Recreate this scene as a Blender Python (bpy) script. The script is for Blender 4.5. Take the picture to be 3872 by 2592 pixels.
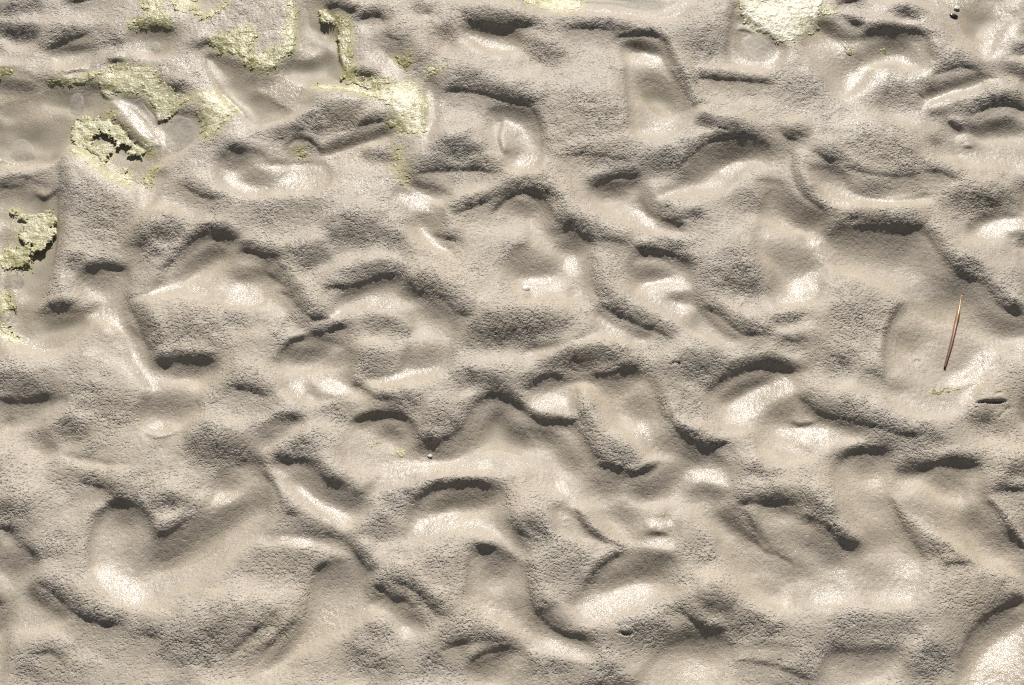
import bpy, math
import numpy as np

for _o in list(bpy.data.objects):
    bpy.data.objects.remove(_o, do_unlink=True)
SC = bpy.context.scene
COL = SC.collection

# ------------------------------------------------------------------ camera
CAM_H, PITCH, HFOV = 1.5, 60.0, 38.0
cam_d = bpy.data.cameras.new("camera")
cam = bpy.data.objects.new("camera", cam_d)
COL.objects.link(cam)
cam.location = (0, 0, CAM_H)
cam.rotation_euler = (math.radians(90 - PITCH), 0, 0)
cam_d.sensor_width = 36
cam_d.lens = 18 / math.tan(math.radians(HFOV / 2))
cam_d.clip_start, cam_d.clip_end = 0.02, 500
SC.camera = cam

# ------------------------------------------------------------------ daylight
SUN_ELEV, SUN_AZ = 36.5, 3.0        # azimuth from +Y (ahead), negative = to the left
world = bpy.data.worlds.new("World")
SC.world = world
world.use_nodes = True
wn = world.node_tree
wn.nodes.clear()
sky = wn.nodes.new("ShaderNodeTexSky")
sky.sky_type = 'NISHITA'
sky.sun_disc = False
sky.sun_elevation = math.radians(SUN_ELEV)
sky.dust_density = 1.0
sky.sun_rotation = math.radians(SUN_AZ)
bg = wn.nodes.new("ShaderNodeBackground")
bg.inputs[1].default_value = 0.05
wo = wn.nodes.new("ShaderNodeOutputWorld")
hsv = wn.nodes.new("ShaderNodeHueSaturation")     # warm daylight white balance
hsv.inputs["Saturation"].default_value = 0.45
hsv.inputs["Value"].default_value = 0.68
wn.links.new(sky.outputs[0], hsv.inputs["Color"])
wn.links.new(hsv.outputs[0], bg.inputs[0])
wn.links.new(bg.outputs[0], wo.inputs[0])

sun_d = bpy.data.lights.new("sun", 'SUN')
sun_d.energy = 4.9
sun_d.angle = math.radians(0.53)
sun_d.color = (1.0, 0.97, 0.925)
sun = bpy.data.objects.new("sun", sun_d)
COL.objects.link(sun)
sun.location = (-1, 4, 4)
sun.rotation_euler = (math.radians(90 - SUN_ELEV), 0, math.radians(180 - SUN_AZ))

SC.view_settings.view_transform = 'Standard'
SC.view_settings.look = 'None'
SC.view_settings.exposure = 0.32
SC.view_settings.gamma = 1.0
SC.view_settings.use_curve_mapping = False
SC.cycles.use_denoising = False
SC.cycles.filter_width = 1.15
SC.cycles.max_bounces = 6
SC.cycles.sample_clamp_indirect = 4.0

# Relief of the sand: every slope band, listed per field of the survey grid.
# kind+width,slope: points.  d = drop with a crisp foot, g = grainy drop, s = smooth drop, l = rise
STROKES = {
(0,0): """g40,.6:0,100 120,110 300,60;g35,.85:0,200 100,225 280,235;d30,1:460,30 540,20 600,0;d40,.9:290,340 380,290 500,255 590,220
s30,.35:430,310 560,295;l60,.35:380,410 450,430 600,430;d25,1.1:420,510 480,480 590,465;d18,1.1:700,415 770,405 830,410
g60,.35:660,230 760,290 850,280;s40,.3:880,230 1000,195 1140,215;l30,.5:880,320 940,360 1040,370 1120,350;l50,.35:680,300 760,350 860,330
d20,1:1300,330 1350,300 1400,285;d25,.9:1090,545 1150,590 1220,620;l40,.5:1400,600 1470,660 1550,720 1640,820
s60,.35:0,560 150,620 250,600;s50,.35:330,560 480,600 650,560;s60,.25:0,850 200,830 450,820;l30,.4:0,1050 120,1070 350,1070
l25,.5:0,780 100,775;d25,.8:780,800 860,900 950,970;l35,.6:800,660 900,760 980,850 1060,930;d30,.8:1480,1000 1520,990 1620,1000
s30,.4:1500,1060 1600,1050;g25,.5:400,1080 430,1200 440,1350;l50,.4:480,1000 650,1130 830,1260 900,1300;d35,.65:1200,1220 1270,1270 1350,1310 1450,1330
d30,.55:0,1230 80,1225 180,1215;d12,.8:220,1260 290,1290 370,1240;l35,.4:1500,1230 1600,1280 1742,1310;s50,.35:1620,1150 1742,1180
l40,.3:0,420 90,440 170,470;l50,.2:100,100 260,170;g60,.2:550,1350 700,1400 850,1400""",
(0,1): """d22,1.1:410,45 480,50 560,85 640,90;s30,.35:380,150 430,160 470,200;d30,.8:590,140 680,110 760,110 800,150;d30,.75:780,230 850,265 910,300
s35,.4:800,310 900,340;l40,.3:600,420 590,300 610,180;d30,.9:580,470 640,500 740,505;l40,.4:740,330 800,430 900,520;l60,.35:820,560 950,640 1050,700
s40,.4:200,430 330,390 450,330;d12,.4:20,640 120,690 220,690 280,650;l30,.4:0,810 150,790 320,700;d40,.7:80,900 200,870 320,860 450,840
g70,.55:200,850 400,800 650,770;d25,.9:600,840 700,810 800,795;d20,.85:80,920 180,900 280,910 350,930;s25,.4:150,990 250,960 320,980
s40,.4:360,980 500,930 650,880 800,840;l15,.5:1040,110 1080,125 1110,115;s25,.4:1010,30 1060,80 1100,80
d45,.9:1290,140 1400,165 1500,168 1620,180 1742,180;s35,.35:1440,210 1550,200 1640,220;d45,.9:1180,600 1300,590 1420,610 1560,655 1680,680 1742,705
g50,.55:1250,540 1350,540 1450,560;s45,.35:1500,720 1640,740 1742,790;l30,.4:1570,820 1670,825;l40,.5:1640,1060 1690,1070 1742,1060
g60,.8:1150,1050 1300,1030 1430,1070;d45,.8:980,1150 1100,1130 1250,1120 1400,1120 1550,1165;s60,.3:960,1200 1050,1220 1180,1260
g30,.4:640,990 750,1010 850,1030;l50,.45:100,1180 200,1200 350,1200;l40,.4:880,1230 1000,1280 1150,1380
d35,.8:1230,1420 1350,1370 1480,1320 1590,1270 1742,1240;s50,.45:1560,1350 1650,1330 1742,1340;s60,.35:1040,1400 1100,1450 1150,1530
g60,.6:430,1560 580,1530 700,1560;g80,.25:0,1400 200,1380 400,1400;g50,.5:1150,240 1200,230 1270,270;l60,.25:1300,230 1500,330 1700,380""",
(0,2): """l20,.35:150,85 500,100 800,130 960,130 1000,100 1060,20;d40,.7:230,195 400,190 560,205 700,225;d15,.95:560,240 700,230 820,240 880,270 920,330
s25,.55:640,270 760,290 860,330;l40,.5:720,350 820,370 890,390;s50,.35:700,540 830,520 960,600 1020,700;l15,.55:780,870 900,830 980,770
l20,.35:730,900 850,920 980,860 1060,760;d12,.85:930,450 1000,560 1090,710;g80,.35:1020,330 1180,300 1300,200;d20,.7:1300,330 1320,180 1350,60 1380,20
d30,.8:1090,520 1180,520 1300,530 1450,540 1600,560;l25,.5:1570,430 1640,400 1700,330;l60,.2:1300,440 1450,470 1600,470
g100,.25:200,700 400,800 600,850;g50,.55:230,890 330,880;d60,.6:230,1040 350,1020 500,1040 700,1080;g50,.6:350,1030 550,1040
d30,1.1:400,1210 500,1165 600,1145 740,1155;g50,.6:780,1100 900,1080 1000,1040;d25,.95:980,1110 1080,1020 1170,950 1260,915 1400,900 1520,915
g40,.75:1240,870 1320,880 1420,890;s45,.5:1010,1180 1130,1090 1220,1020 1350,980 1540,960;l20,.5:1280,1110 1350,1060 1420,1020
l40,.45:840,1310 1000,1280 1200,1240 1340,1190;g25,.7:1100,800 1180,830 1250,870;d30,.8:1640,860 1690,910 1742,930;s40,.5:440,1230 560,1210 660,1230
l50,.5:610,1370 720,1420 860,1470;d40,.8:840,1370 900,1430 980,1490 1060,1480;g30,.7:1050,1430 1130,1430;s50,.35:760,1240 820,1350 870,1430
d25,.9:0,1250 60,1260 120,1310 150,1370;s30,.5:0,1340 60,1330;g50,.4:1430,1290 1540,1330;s50,.45:1640,1240 1700,1310 1742,1350;g40,.4:0,290 80,330 200,400""",
(0,3): """d20,1:520,30 560,10 640,0;g30,.75:880,90 960,100 1050,120;d20,.9:540,100 600,160 690,190;d20,.95:690,230 760,210 850,205 980,215 1080,250 1110,330 1150,420
s40,.32:680,370 780,300 880,270 980,300 1040,380 1080,450;s30,.4:400,130 480,170 560,230;l40,.5:600,620 680,570 760,500 800,430
l40,.5:60,440 120,390 200,340;l40,.5:1030,500 1080,480 1130,460;d45,.7:1120,520 1200,490 1320,460 1460,480;s50,.5:1070,630 1180,590 1300,550 1440,500
l40,.6:1080,700 1150,660 1250,610 1350,580;l50,.5:1080,800 1130,840 1180,870;l60,.5:1540,300 1600,220 1650,160;l40,.4:1540,420 1550,330
g30,.7:1680,330 1742,350;g30,.6:1620,450 1742,500;l30,.3:1560,570 1742,580;d45,1:1370,760 1460,720 1560,690 1680,685 1742,700
g40,.6:1260,720 1330,750;s35,.55:1390,850 1480,820 1560,800 1742,800;d14,1:1230,790 1290,820 1350,840;d10,.9:1340,950 1380,960 1420,955
s60,.3:1280,900 1340,1000;l60,.25:1380,1020 1500,1050 1742,1100;g80,.25:200,600 350,650;g60,.35:850,600 950,650 1030,740;d40,.8:130,850 200,900 310,915
s60,.4:0,960 100,970 200,960;d40,.9:350,1000 430,1070 520,1080;d50,.6:540,1100 700,1160 860,1180 1000,1175 1070,1140;g90,.35:600,950 800,1050 1000,1100
g50,.6:640,1210 780,1240 900,1200;s30,.4:400,1160 460,1160;d12,.7:230,1090 240,1180 300,1240;l40,.5:390,1330 500,1310 650,1330 850,1340 1090,1330
s45,.5:110,1220 180,1300 270,1390 400,1450;d60,.85:540,1450 700,1460 850,1485 960,1500 1100,1500;g60,.6:1250,1310 1400,1340 1550,1340 1650,1350
s40,.3:1380,1490 1470,1420 1600,1400;l50,.5:1440,1500 1560,1470 1742,1450;d25,.6:1060,1140 1200,1160 1300,1210;s50,.4:560,1530 750,1550 1000,1540""",
(1,0): """d22,1.1:1060,310 1150,210 1250,110 1330,60 1420,45 1500,60 1550,100;g60,.7:990,150 1100,80 1200,20;g40,.6:960,230 1060,200 1150,140
s35,.5:1140,350 1200,280 1280,210 1380,150 1460,130;d25,.9:1570,170 1640,165 1742,200;s40,.4:1530,310 1620,300 1742,290;l60,.5:1500,400 1600,420 1680,400
l40,.5:860,490 1000,460 1180,430 1350,450;d22,.9:540,290 620,275 700,262 820,275;g40,.5:450,250 540,260;s50,.35:540,330 700,340 800,320
d22,1:310,520 380,545 450,535 500,505;s25,.3:270,600 350,620 450,610 550,590;g30,.3:420,0 400,150 330,380 300,500;l60,.45:0,700 100,800 250,870 400,870
l60,.4:600,650 700,620 820,680;d30,.7:830,430 860,550 940,640 990,700 1010,800;d30,.9:1000,890 1100,895 1200,880 1320,880 1430,895
s30,.4:1100,960 1240,940 1370,935;l40,.6:790,870 860,950 950,1040 1040,1080;l70,.3:550,800 650,880 780,960;g60,.5:0,1060 150,1080 300,1110
d20,.75:0,1150 120,1160 250,1145 350,1130;s50,.35:0,1200 200,1180;s60,.45:960,1180 1100,1170 1260,1180;l50,.6:960,1310 1020,1340 1090,1350
l70,.25:800,1350 900,1400 1050,1400;g60,.65:300,1380 420,1350 580,1390;s40,.4:250,1330 320,1420 400,1470;g60,.2:500,1100 700,1200 900,1250
d45,.7:1490,1070 1580,1090 1742,1140;g60,.65:1240,1440 1380,1460 1500,1500;g50,.6:1320,1530 1500,1500 1650,1480;g40,.5:560,1490 680,1500
l60,.2:400,1470 550,1530;g60,.25:1100,700 1300,720 1480,780;g40,.35:1480,620 1600,620;l30,.2:1500,740 1742,700;s40,.4:0,1290 50,1260 80,1300""",
(1,1): """d25,1:0,190 60,215 100,240;s25,.5:0,290 50,300;l40,.5:0,520 60,560 150,610;g70,.65:420,120 550,90 700,90;g60,.65:200,270 330,230 440,180
g50,.5:780,60 900,150 960,150;l40,.3:320,320 500,280 700,220 900,200;d40,.8:390,420 480,415 560,400 640,375 740,340 850,330 930,350
g45,.6:450,370 600,320 760,290 880,300;s40,.45:470,500 520,450 620,400 720,370;l40,.5:400,600 480,590 520,550;l60,.35:640,520 750,510 850,470
g50,.55:880,410 1000,420 1120,450 1220,490;d50,.7:1100,440 1200,520 1280,600 1380,630;s50,.4:1000,500 1100,540 1200,620;g60,.5:640,640 780,620 900,650 970,660
d25,.8:90,410 140,450 200,490;g40,.5:220,540 250,620 300,680;d30,.9:290,700 370,710 470,680 560,670;s40,.55:120,800 190,820 300,810 400,780
d10,.7:80,900 110,830 180,760 280,725;s30,.3:430,860 540,850;l60,.6:140,1060 200,1100 260,1130;l40,.6:360,1020 460,1060 560,1100
s30,.4:260,1080 340,1080;g60,.5:590,900 700,920 820,940;d25,.7:560,1030 640,1060 700,1120 760,1150 900,1170;g50,.5:780,1150 900,1180 1050,1150
l70,.45:700,1050 850,1030 1000,1010 1180,960;s60,.3:900,850 1050,880 1220,820;g80,.65:1330,760 1450,740 1600,720 1742,720;l50,.35:1280,920 1450,900 1742,900
g60,.6:1250,1050 1350,1010 1480,1030 1600,1040;g40,.6:1700,1040 1742,1030;d30,1:1040,1440 1120,1430 1220,1390 1300,1320 1350,1220 1420,1140 1510,1095 1600,1120 1670,1170 1742,1220
g60,.6:1090,1370 1200,1310 1280,1270;s45,.45:1080,1500 1200,1480 1320,1400 1420,1290 1500,1220 1560,1220 1640,1300 1742,1350
d10,.7:590,1280 680,1240 800,1235 920,1260 1000,1340 1020,1440;s30,.4:760,1320 850,1340 920,1400;g60,.4:380,1200 500,1170 600,1210;g30,.5:120,1310 200,1280 240,1250
s50,.35:0,1400 100,1370 200,1320;g60,.65:100,1530 220,1500 330,1540;g50,.5:1080,1280 1180,1240;s70,.35:1620,260 1700,250 1742,230
d35,.75:1090,30 1180,80 1290,110;l50,.4:950,30 1080,100 1230,150;l60,.3:1400,480 1550,500""",
(1,2): """d35,1:190,10 280,25 360,50 430,95;s40,.5:180,90 300,110 400,150;d35,.6:440,100 560,120 680,150;d22,1:690,155 760,180 860,175 950,190 1040,240 1080,290
g40,.5:820,140 950,140 1050,180;s50,.55:660,310 780,310 860,300 940,280;l40,.5:740,390 860,370 980,380 1060,390;s35,.45:920,460 1000,465 1090,455
l50,.5:900,520 980,540 1040,520;l60,.4:0,390 100,360 200,300;s60,.45:0,260 100,270 200,240;l60,.35:230,250 330,240
d40,.8:460,520 540,570 640,620 740,670 830,700 950,770;g45,.5:560,560 700,600 850,660 960,720;l50,.3:420,580 560,660 700,720;l50,.3:700,480 850,580 1000,620
g80,.6:1200,430 1330,380 1450,390 1580,430;g80,.3:1250,250 1450,300;d45,.75:1140,530 1240,580 1340,670 1430,730 1560,740;g30,.6:1600,640 1680,620 1742,610
d25,.8:1660,760 1742,780;l50,.4:1500,560 1650,560 1742,520;s60,.3:1600,200 1742,180;g60,.6:0,720 100,700 230,740;s50,.4:0,790 120,790 230,790
l60,.3:0,850 200,810 400,760;d22,1:0,1060 60,1010 140,980 240,990;g60,.75:40,950 250,880 450,880 650,900;d30,.9:400,970 520,975 640,940 740,955
s30,.35:60,1070 130,1040 200,1010;s60,.45:460,1060 560,1030 680,1010;s60,.35:650,1100 720,1180 780,1270;l40,.35:0,1180 150,1150 280,1100
d25,1:0,1225 80,1275 180,1280 280,1290 340,1350 400,1450 440,1540;s40,.45:0,1320 120,1340 200,1400 250,1480 330,1560
d18,.9:850,1130 890,1250 960,1340 1050,1400 1150,1460 1220,1465 1320,1440;s60,.4:780,1300 860,1400 960,1450 1080,1500 1200,1540;l50,.5:690,1330 760,1360 820,1400
d30,1.1:1180,1080 1250,1020 1330,970 1420,930 1530,905 1650,920 1742,950;g70,.6:940,1050 1050,980 1180,940 1300,880;g70,.3:900,1170 1000,1150 1150,1100
s30,.6:1270,1130 1350,1070 1450,1020 1560,990 1640,980;l50,.5:1310,1270 1400,1220 1500,1140 1650,1050 1742,1030;s60,.5:1580,1180 1660,1210 1742,1260
l60,.3:1250,1350 1450,1300""",
(1,3): """d30,1.1:600,10 720,10 860,15 960,20 1080,15;d25,1:1080,30 1140,120 1210,220 1280,300 1370,345 1460,390 1530,460 1570,520 1640,570 1730,605
g45,.7:1280,290 1380,310 1500,320;s50,.4:530,70 700,70 900,90 1040,100 1090,200 1140,300 1230,370 1340,410 1430,480 1500,570 1600,640 1742,680
l30,.4:300,130 370,100 420,60;l50,.4:340,160 480,130;s70,.4:130,200 250,210 380,200;l45,.5:190,450 280,400 370,350 440,300;l70,.25:100,520 300,520 500,440
g40,.7:90,640 170,630 260,630;g40,.5:180,770 260,770 310,790;l40,.3:130,710 250,690 370,660;g90,.2:450,680 650,600 800,500;g60,.45:450,880 560,900 620,920
d30,.5:680,960 780,1010 830,1040;d10,.7:820,1000 825,800 850,660 930,510;s50,.3:880,760 960,720 1070,720;l35,.6:1230,1030 1330,1010 1430,950 1490,860 1520,800
l40,.35:1300,1180 1400,1120 1500,1020;s40,.3:840,1060 980,1055;d30,1:0,905 80,910 160,930 210,960;d45,.75:230,1110 320,1180 420,1250 550,1280 680,1330 800,1360 950,1410 1100,1400
g60,.55:500,1230 650,1290;l50,.5:0,1150 60,1100 150,1060 220,1040;s70,.5:60,1180 180,1200 280,1240;d15,.9:200,1265 270,1300 380,1290
l80,.5:190,1420 250,1360 400,1330 550,1330;l60,.3:850,1200 1000,1250 1250,1280;d10,.9:1420,1190 1480,1190 1530,1185 1610,1185
g50,.5:1420,1330 1500,1290 1570,1380;g60,.6:700,1420 830,1440 950,1470;d14,.9:530,1530 600,1490 720,1465 850,1480;g60,.55:1000,1440 1200,1400
l60,.4:1480,120 1560,80;g40,.7:1620,60 1742,80;l50,.3:1400,240 1600,270 1742,250;s40,.3:1450,430 1600,470""",
(2,0): """g60,.25:400,150 600,180;d50,.75:500,220 620,250 700,280 760,340 860,350;d15,1:700,370 780,350 850,365 930,400 990,480 1020,580;d30,.8:1020,580 1100,570 1200,510 1270,450
g40,.6:1050,420 1130,380 1200,400;d10,.7:590,800 585,650 610,530 660,430 710,375;s40,.35:740,450 810,450 870,470
s60,.45:960,720 1100,680 1250,590 1400,480 1550,400 1742,300;l60,.6:640,790 740,860 850,940 970,970;l60,.25:1000,950 1200,880 1400,760 1600,620 1742,520
l40,.45:1380,360 1480,320 1590,260;l60,.2:420,60 600,80 750,120;g60,.7:1280,30 1420,40 1600,20;s60,.35:1380,140 1500,200 1600,190
d30,1:0,540 60,540 110,590;g60,.6:0,450 80,450 150,480;s60,.45:0,740 100,750 220,740;d30,.5:150,640 220,700 280,760
d45,.8:230,880 330,940 400,1000 480,1080 560,1130 700,1170 830,1170;s50,.4:170,940 260,980 350,1040;l60,.35:100,1080 200,1060 300,1060
d50,.7:900,1220 1000,1250 1080,1290;g60,.4:1100,1300 1200,1400;d40,.7:1480,1380 1560,1320 1650,1240 1742,1180;g90,.45:1250,1350 1450,1250 1650,1150
s50,.4:1640,1400 1742,1330;d40,.7:200,1370 280,1355 350,1360 430,1420;g80,.35:60,1460 200,1440 400,1500;l30,.25:440,1390 600,1380
l60,.35:1650,1540 1742,1500""",
(2,1): """d25,1:60,70 160,80 260,85 330,130 390,200 450,245 540,262;g40,.5:130,50 250,50 330,90;s45,.45:150,150 250,190 340,280 430,330 550,360 690,380
l60,.5:180,250 300,330 420,410 560,480;d15,.5:0,170 60,240 100,320 120,400;d30,.8:120,430 180,445 230,455;s60,.3:180,500 350,540 500,580
l40,.5:60,590 200,600 350,630;g80,.3:0,700 200,700 400,740;d20,.7:300,830 370,780 440,745;s70,.35:330,850 480,820 640,810;d30,.8:570,640 620,720 680,790 720,830
l20,.6:680,210 715,230;l40,.4:760,170 950,120 1100,110 1350,110 1500,140;d25,.95:990,350 1060,290 1140,250 1250,235 1380,225 1500,245
g50,.3:800,380 950,300;g60,.5:690,600 760,540 850,500;s45,.55:1060,420 1130,370 1230,330 1350,310 1500,280;l60,.5:960,560 1050,520 1150,470 1300,430
l50,.5:1280,560 1400,540 1500,600;l50,.3:720,690 850,710;d20,.9:1380,650 1460,665 1550,665;s70,.55:1450,730 1550,740 1640,760;s30,.6:1510,780 1560,800 1600,810
d40,.75:1590,470 1660,550 1742,600;g80,.25:1050,800 1200,850;d40,.85:700,910 780,930 850,990 930,1010 1000,1070;d40,.8:820,900 930,920 1020,980 1100,1060 1180,1140
s50,.35:800,1050 900,1090 1000,1150;l50,.4:880,1200 960,1220;l70,.4:640,1080 700,1060;l80,.35:150,1290 300,1260 450,1210;g70,.35:600,1200 750,1220 900,1260
g60,.45:550,1360 680,1380 780,1440 850,1500;d30,.7:0,1330 80,1260 160,1180 240,1100;g60,.4:0,1180 100,1100;s60,.3:0,1400 150,1280 280,1150
d60,.7:1140,1350 1250,1300 1380,1280 1500,1270 1640,1290;d25,.9:1340,1410 1420,1360 1520,1320 1640,1300;g60,.45:1080,1440 1200,1380;s50,.4:1350,1460 1450,1420 1550,1370
s70,.35:1620,960 1680,1020 1742,1080;l60,.3:1400,1080 1550,1130 1700,1200;d10,.5:1330,960 1330,850 1340,760;l60,.3:1620,1420 1742,1370""",
(2,2): """d15,1:440,110 520,120 620,150 700,175 800,145 870,90;d20,.8:410,0 450,60 490,110;s60,.5:430,190 520,220 600,240;s50,.55:640,260 760,270 860,230 960,140 1050,70
s50,.4:260,0 300,60 350,90;g50,.5:480,30 620,80 760,90;l60,.45:1000,180 1100,170 1250,220 1330,270;s40,.5:1060,270 1160,260 1260,300 1310,340
s50,.4:560,350 640,440 720,520;l30,.5:760,520 850,500 960,520;d15,.8:760,560 830,570 920,570;l60,.35:750,620 880,620 960,680;l60,.4:180,430 250,440 310,450
l50,.4:180,250 260,230;d12,.5:300,430 360,510 450,570 560,630 630,660;d40,.9:0,540 60,570 140,600;d18,.7:370,890 430,820 520,740 620,680
g90,.3:60,900 200,800 400,720;s60,.5:440,930 520,880 620,830 740,790 900,780;l80,.45:350,1120 500,1020 650,960 850,930;s60,.45:0,1000 60,1090 140,1160 200,1200
d40,.7:180,1200 300,1235 420,1265;d20,.5:0,940 30,1000 80,1040;l60,.35:60,1260 200,1300 380,1330;g60,.5:600,1280 750,1230 950,1190;d12,.9:600,1228 670,1230
d40,.8:960,1050 1040,1110 1140,1180 1230,1200 1320,1200;g60,.8:1120,1060 1220,1060 1330,1090;g60,.5:1300,1150 1480,1180 1600,1250;s70,.4:900,1290 1050,1240 1200,1260 1300,1280
d50,.8:1350,370 1480,370 1600,370 1742,365;s50,.4:1280,380 1360,450 1440,530;d25,.9:1450,540 1520,620 1580,670 1660,690;s60,.35:1480,640 1560,700 1680,760 1742,780
g60,.25:1100,650 1250,650;s50,.35:1480,850 1600,880 1700,900;l60,.35:1680,1060 1742,1050;l40,.3:1380,1310 1500,1320 1700,1310;d45,.8:1360,1400 1480,1400 1600,1430 1742,1480
g60,.45:0,1420 150,1400 320,1430;g50,.3:400,1480 600,1520;l60,.25:1000,1480 1200,1470;l40,.25:1440,240 1742,235;g40,.4:1400,180 1600,200 1700,190""",
(2,3): """d15,.9:530,90 580,40 680,8 800,10 860,20;s50,.35:620,110 700,80 800,50;d22,1:1040,130 1150,110 1260,97 1380,105 1460,130;g40,.5:900,120 1000,100 1200,80
s60,.5:1110,210 1210,200 1320,180;d50,.75:0,350 100,350 200,380 280,430;d22,1:280,450 380,500 460,560 540,620 600,640 680,620;g40,.5:260,300 330,400 450,500
s60,.5:270,560 350,620 430,690 540,740;l50,.35:220,710 300,640;l50,.3:330,680 450,750;s60,.4:0,730 120,780 240,800;d20,.9:20,650 80,670 140,690
s60,.3:650,620 800,580 900,540;d25,.6:880,380 950,480 1020,580 1090,700;g50,.55:980,500 1080,600 1200,680 1300,750;d25,.7:1180,780 1260,780 1400,770
l60,.35:1050,480 1200,600 1350,650;s60,.45:1350,440 1450,480 1540,570 1650,650;d15,.8:1480,350 1560,430 1640,560 1740,650;d40,.85:1500,320 1600,300 1742,300
g40,.7:1620,210 1742,170;l70,.35:500,870 600,830;l60,.35:920,880 1000,820 1080,780;l60,.35:320,1000 450,1000 600,1030;l60,.3:700,1050 900,1050 1050,1060
s80,.25:700,820 850,850;g80,.4:450,1170 650,1180 850,1160 1050,1120;g80,.4:450,1270 700,1280;s80,.3:550,1400 700,1380 900,1330
d20,1:1320,1390 1360,1280 1420,1180 1520,1090 1640,1025 1742,995;g70,.5:1000,1480 1150,1400 1280,1320;g80,.35:1250,1080 1400,1040 1600,950
s45,.5:1400,1420 1450,1320 1530,1230 1640,1160 1742,1110;l90,.6:1440,1500 1500,1400 1600,1320 1742,1220;l150,.35:1560,1568 1650,1450 1742,1380
d45,.7:0,1420 100,1420 200,1470 350,1540;s50,.4:60,1540 200,1568;g50,.35:0,1260 130,1260;g60,.3:1250,920 1400,900""",
(0,0,.8266): """l32,.45:990,800 1050,855 1200,885 1400,875 1480,845;s45,.35:1750,150 1830,230 1870,300;s40,.3:1100,360 1180,430 1300,480 1400,470;s30,.4:1020,740 1090,730 1130,750
s30,.4:1300,690 1370,660 1430,690;d14,.8:1300,660 1370,620 1440,650 1470,700;l30,.4:1230,640 1215,760;s60,.3:700,1150 640,1260 600,1330;g70,.25:330,920 450,980 600,1000""",
(1936,0,.8266): """s25,.3:600,420 660,395 740,430 780,510;l20,.5:600,620 700,600 800,530;d12,.8:700,210 760,330 830,490;l40,.4:0,560 30,590;l35,.5:0,750 50,760 110,720
s60,.3:2080,980 2130,1000;d14,.7:1295,700 1300,800 1340,860;l50,.4:2150,1060 2250,1020 2342,1010;s60,.4:1440,1060 1600,1080 1800,1110 1900,1180 1950,1270;l25,.4:1420,1090 1440,1160
s60,.35:1870,1240 1950,1290 2050,1310;l40,.5:1560,400 1640,340 1690,300;d20,.8:2000,560 2060,590""",
(0,1296,.8266): """l30,.5:660,390 720,410 790,400;d10,.6:660,420 740,440 830,400;l40,.5:440,1060 520,1110 620,1190;d10,.7:400,1040 405,900 430,800 480,740;s50,.4:1200,620 1240,700 1270,780
d14,.7:1215,590 1260,660 1290,760;l40,.4:530,60 620,140 700,210;s60,.4:300,1060 200,1100;l60,.3:60,1300 200,1330;l50,.35:1450,1290 1600,1230;d12,.5:2130,1160 2135,1050 2150,960""",
(1936,1296,1.447): """d10,.7:390,150 420,220 470,260 540,275;d12,.7:170,110 175,180 200,260 220,300;s40,.4:320,430 350,490 380,500;d14,.7:600,430 640,490 690,540 750,580;s45,.4:650,480 700,530 760,590
d12,.6:40,560 45,640 90,710 160,760;s50,.4:1000,420 1050,480 1080,540;d14,.6:990,400 1030,480 1080,560;l40,.4:770,680 860,690;l40,.35:1020,690 1060,620;l60,.6:1200,880 1260,820 1338,770
s40,.45:1160,860 1200,770 1260,710 1338,680;d10,.7:160,430 200,490 260,530""",
(2000,0,.57405): """d14,.8:0,705 45,755 85,850 80,950;d10,.5:655,860 642,640 632,430;d12,.6:-170,760 -200,900 -180,1020;s40,.4:-100,720 0,760 50,850""",
(0,0,2.894): """d8,.8:170,390 183,425 196,458;d8,.9:345,350 372,372 390,400 410,418 440,415;d8,.9:640,277 665,256 695,250 715,262 728,288 760,305 778,320;d7,.7:835,250 850,275 880,292 905,285
d6,.7:1036,196 1037,228 1050,255 1080,280;d8,.8:690,760 700,795 730,822 775,832;d6,.7:774,330 775,368 787,396;d6,.7:80,215 75,280 70,340 60,385"""
}
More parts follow.
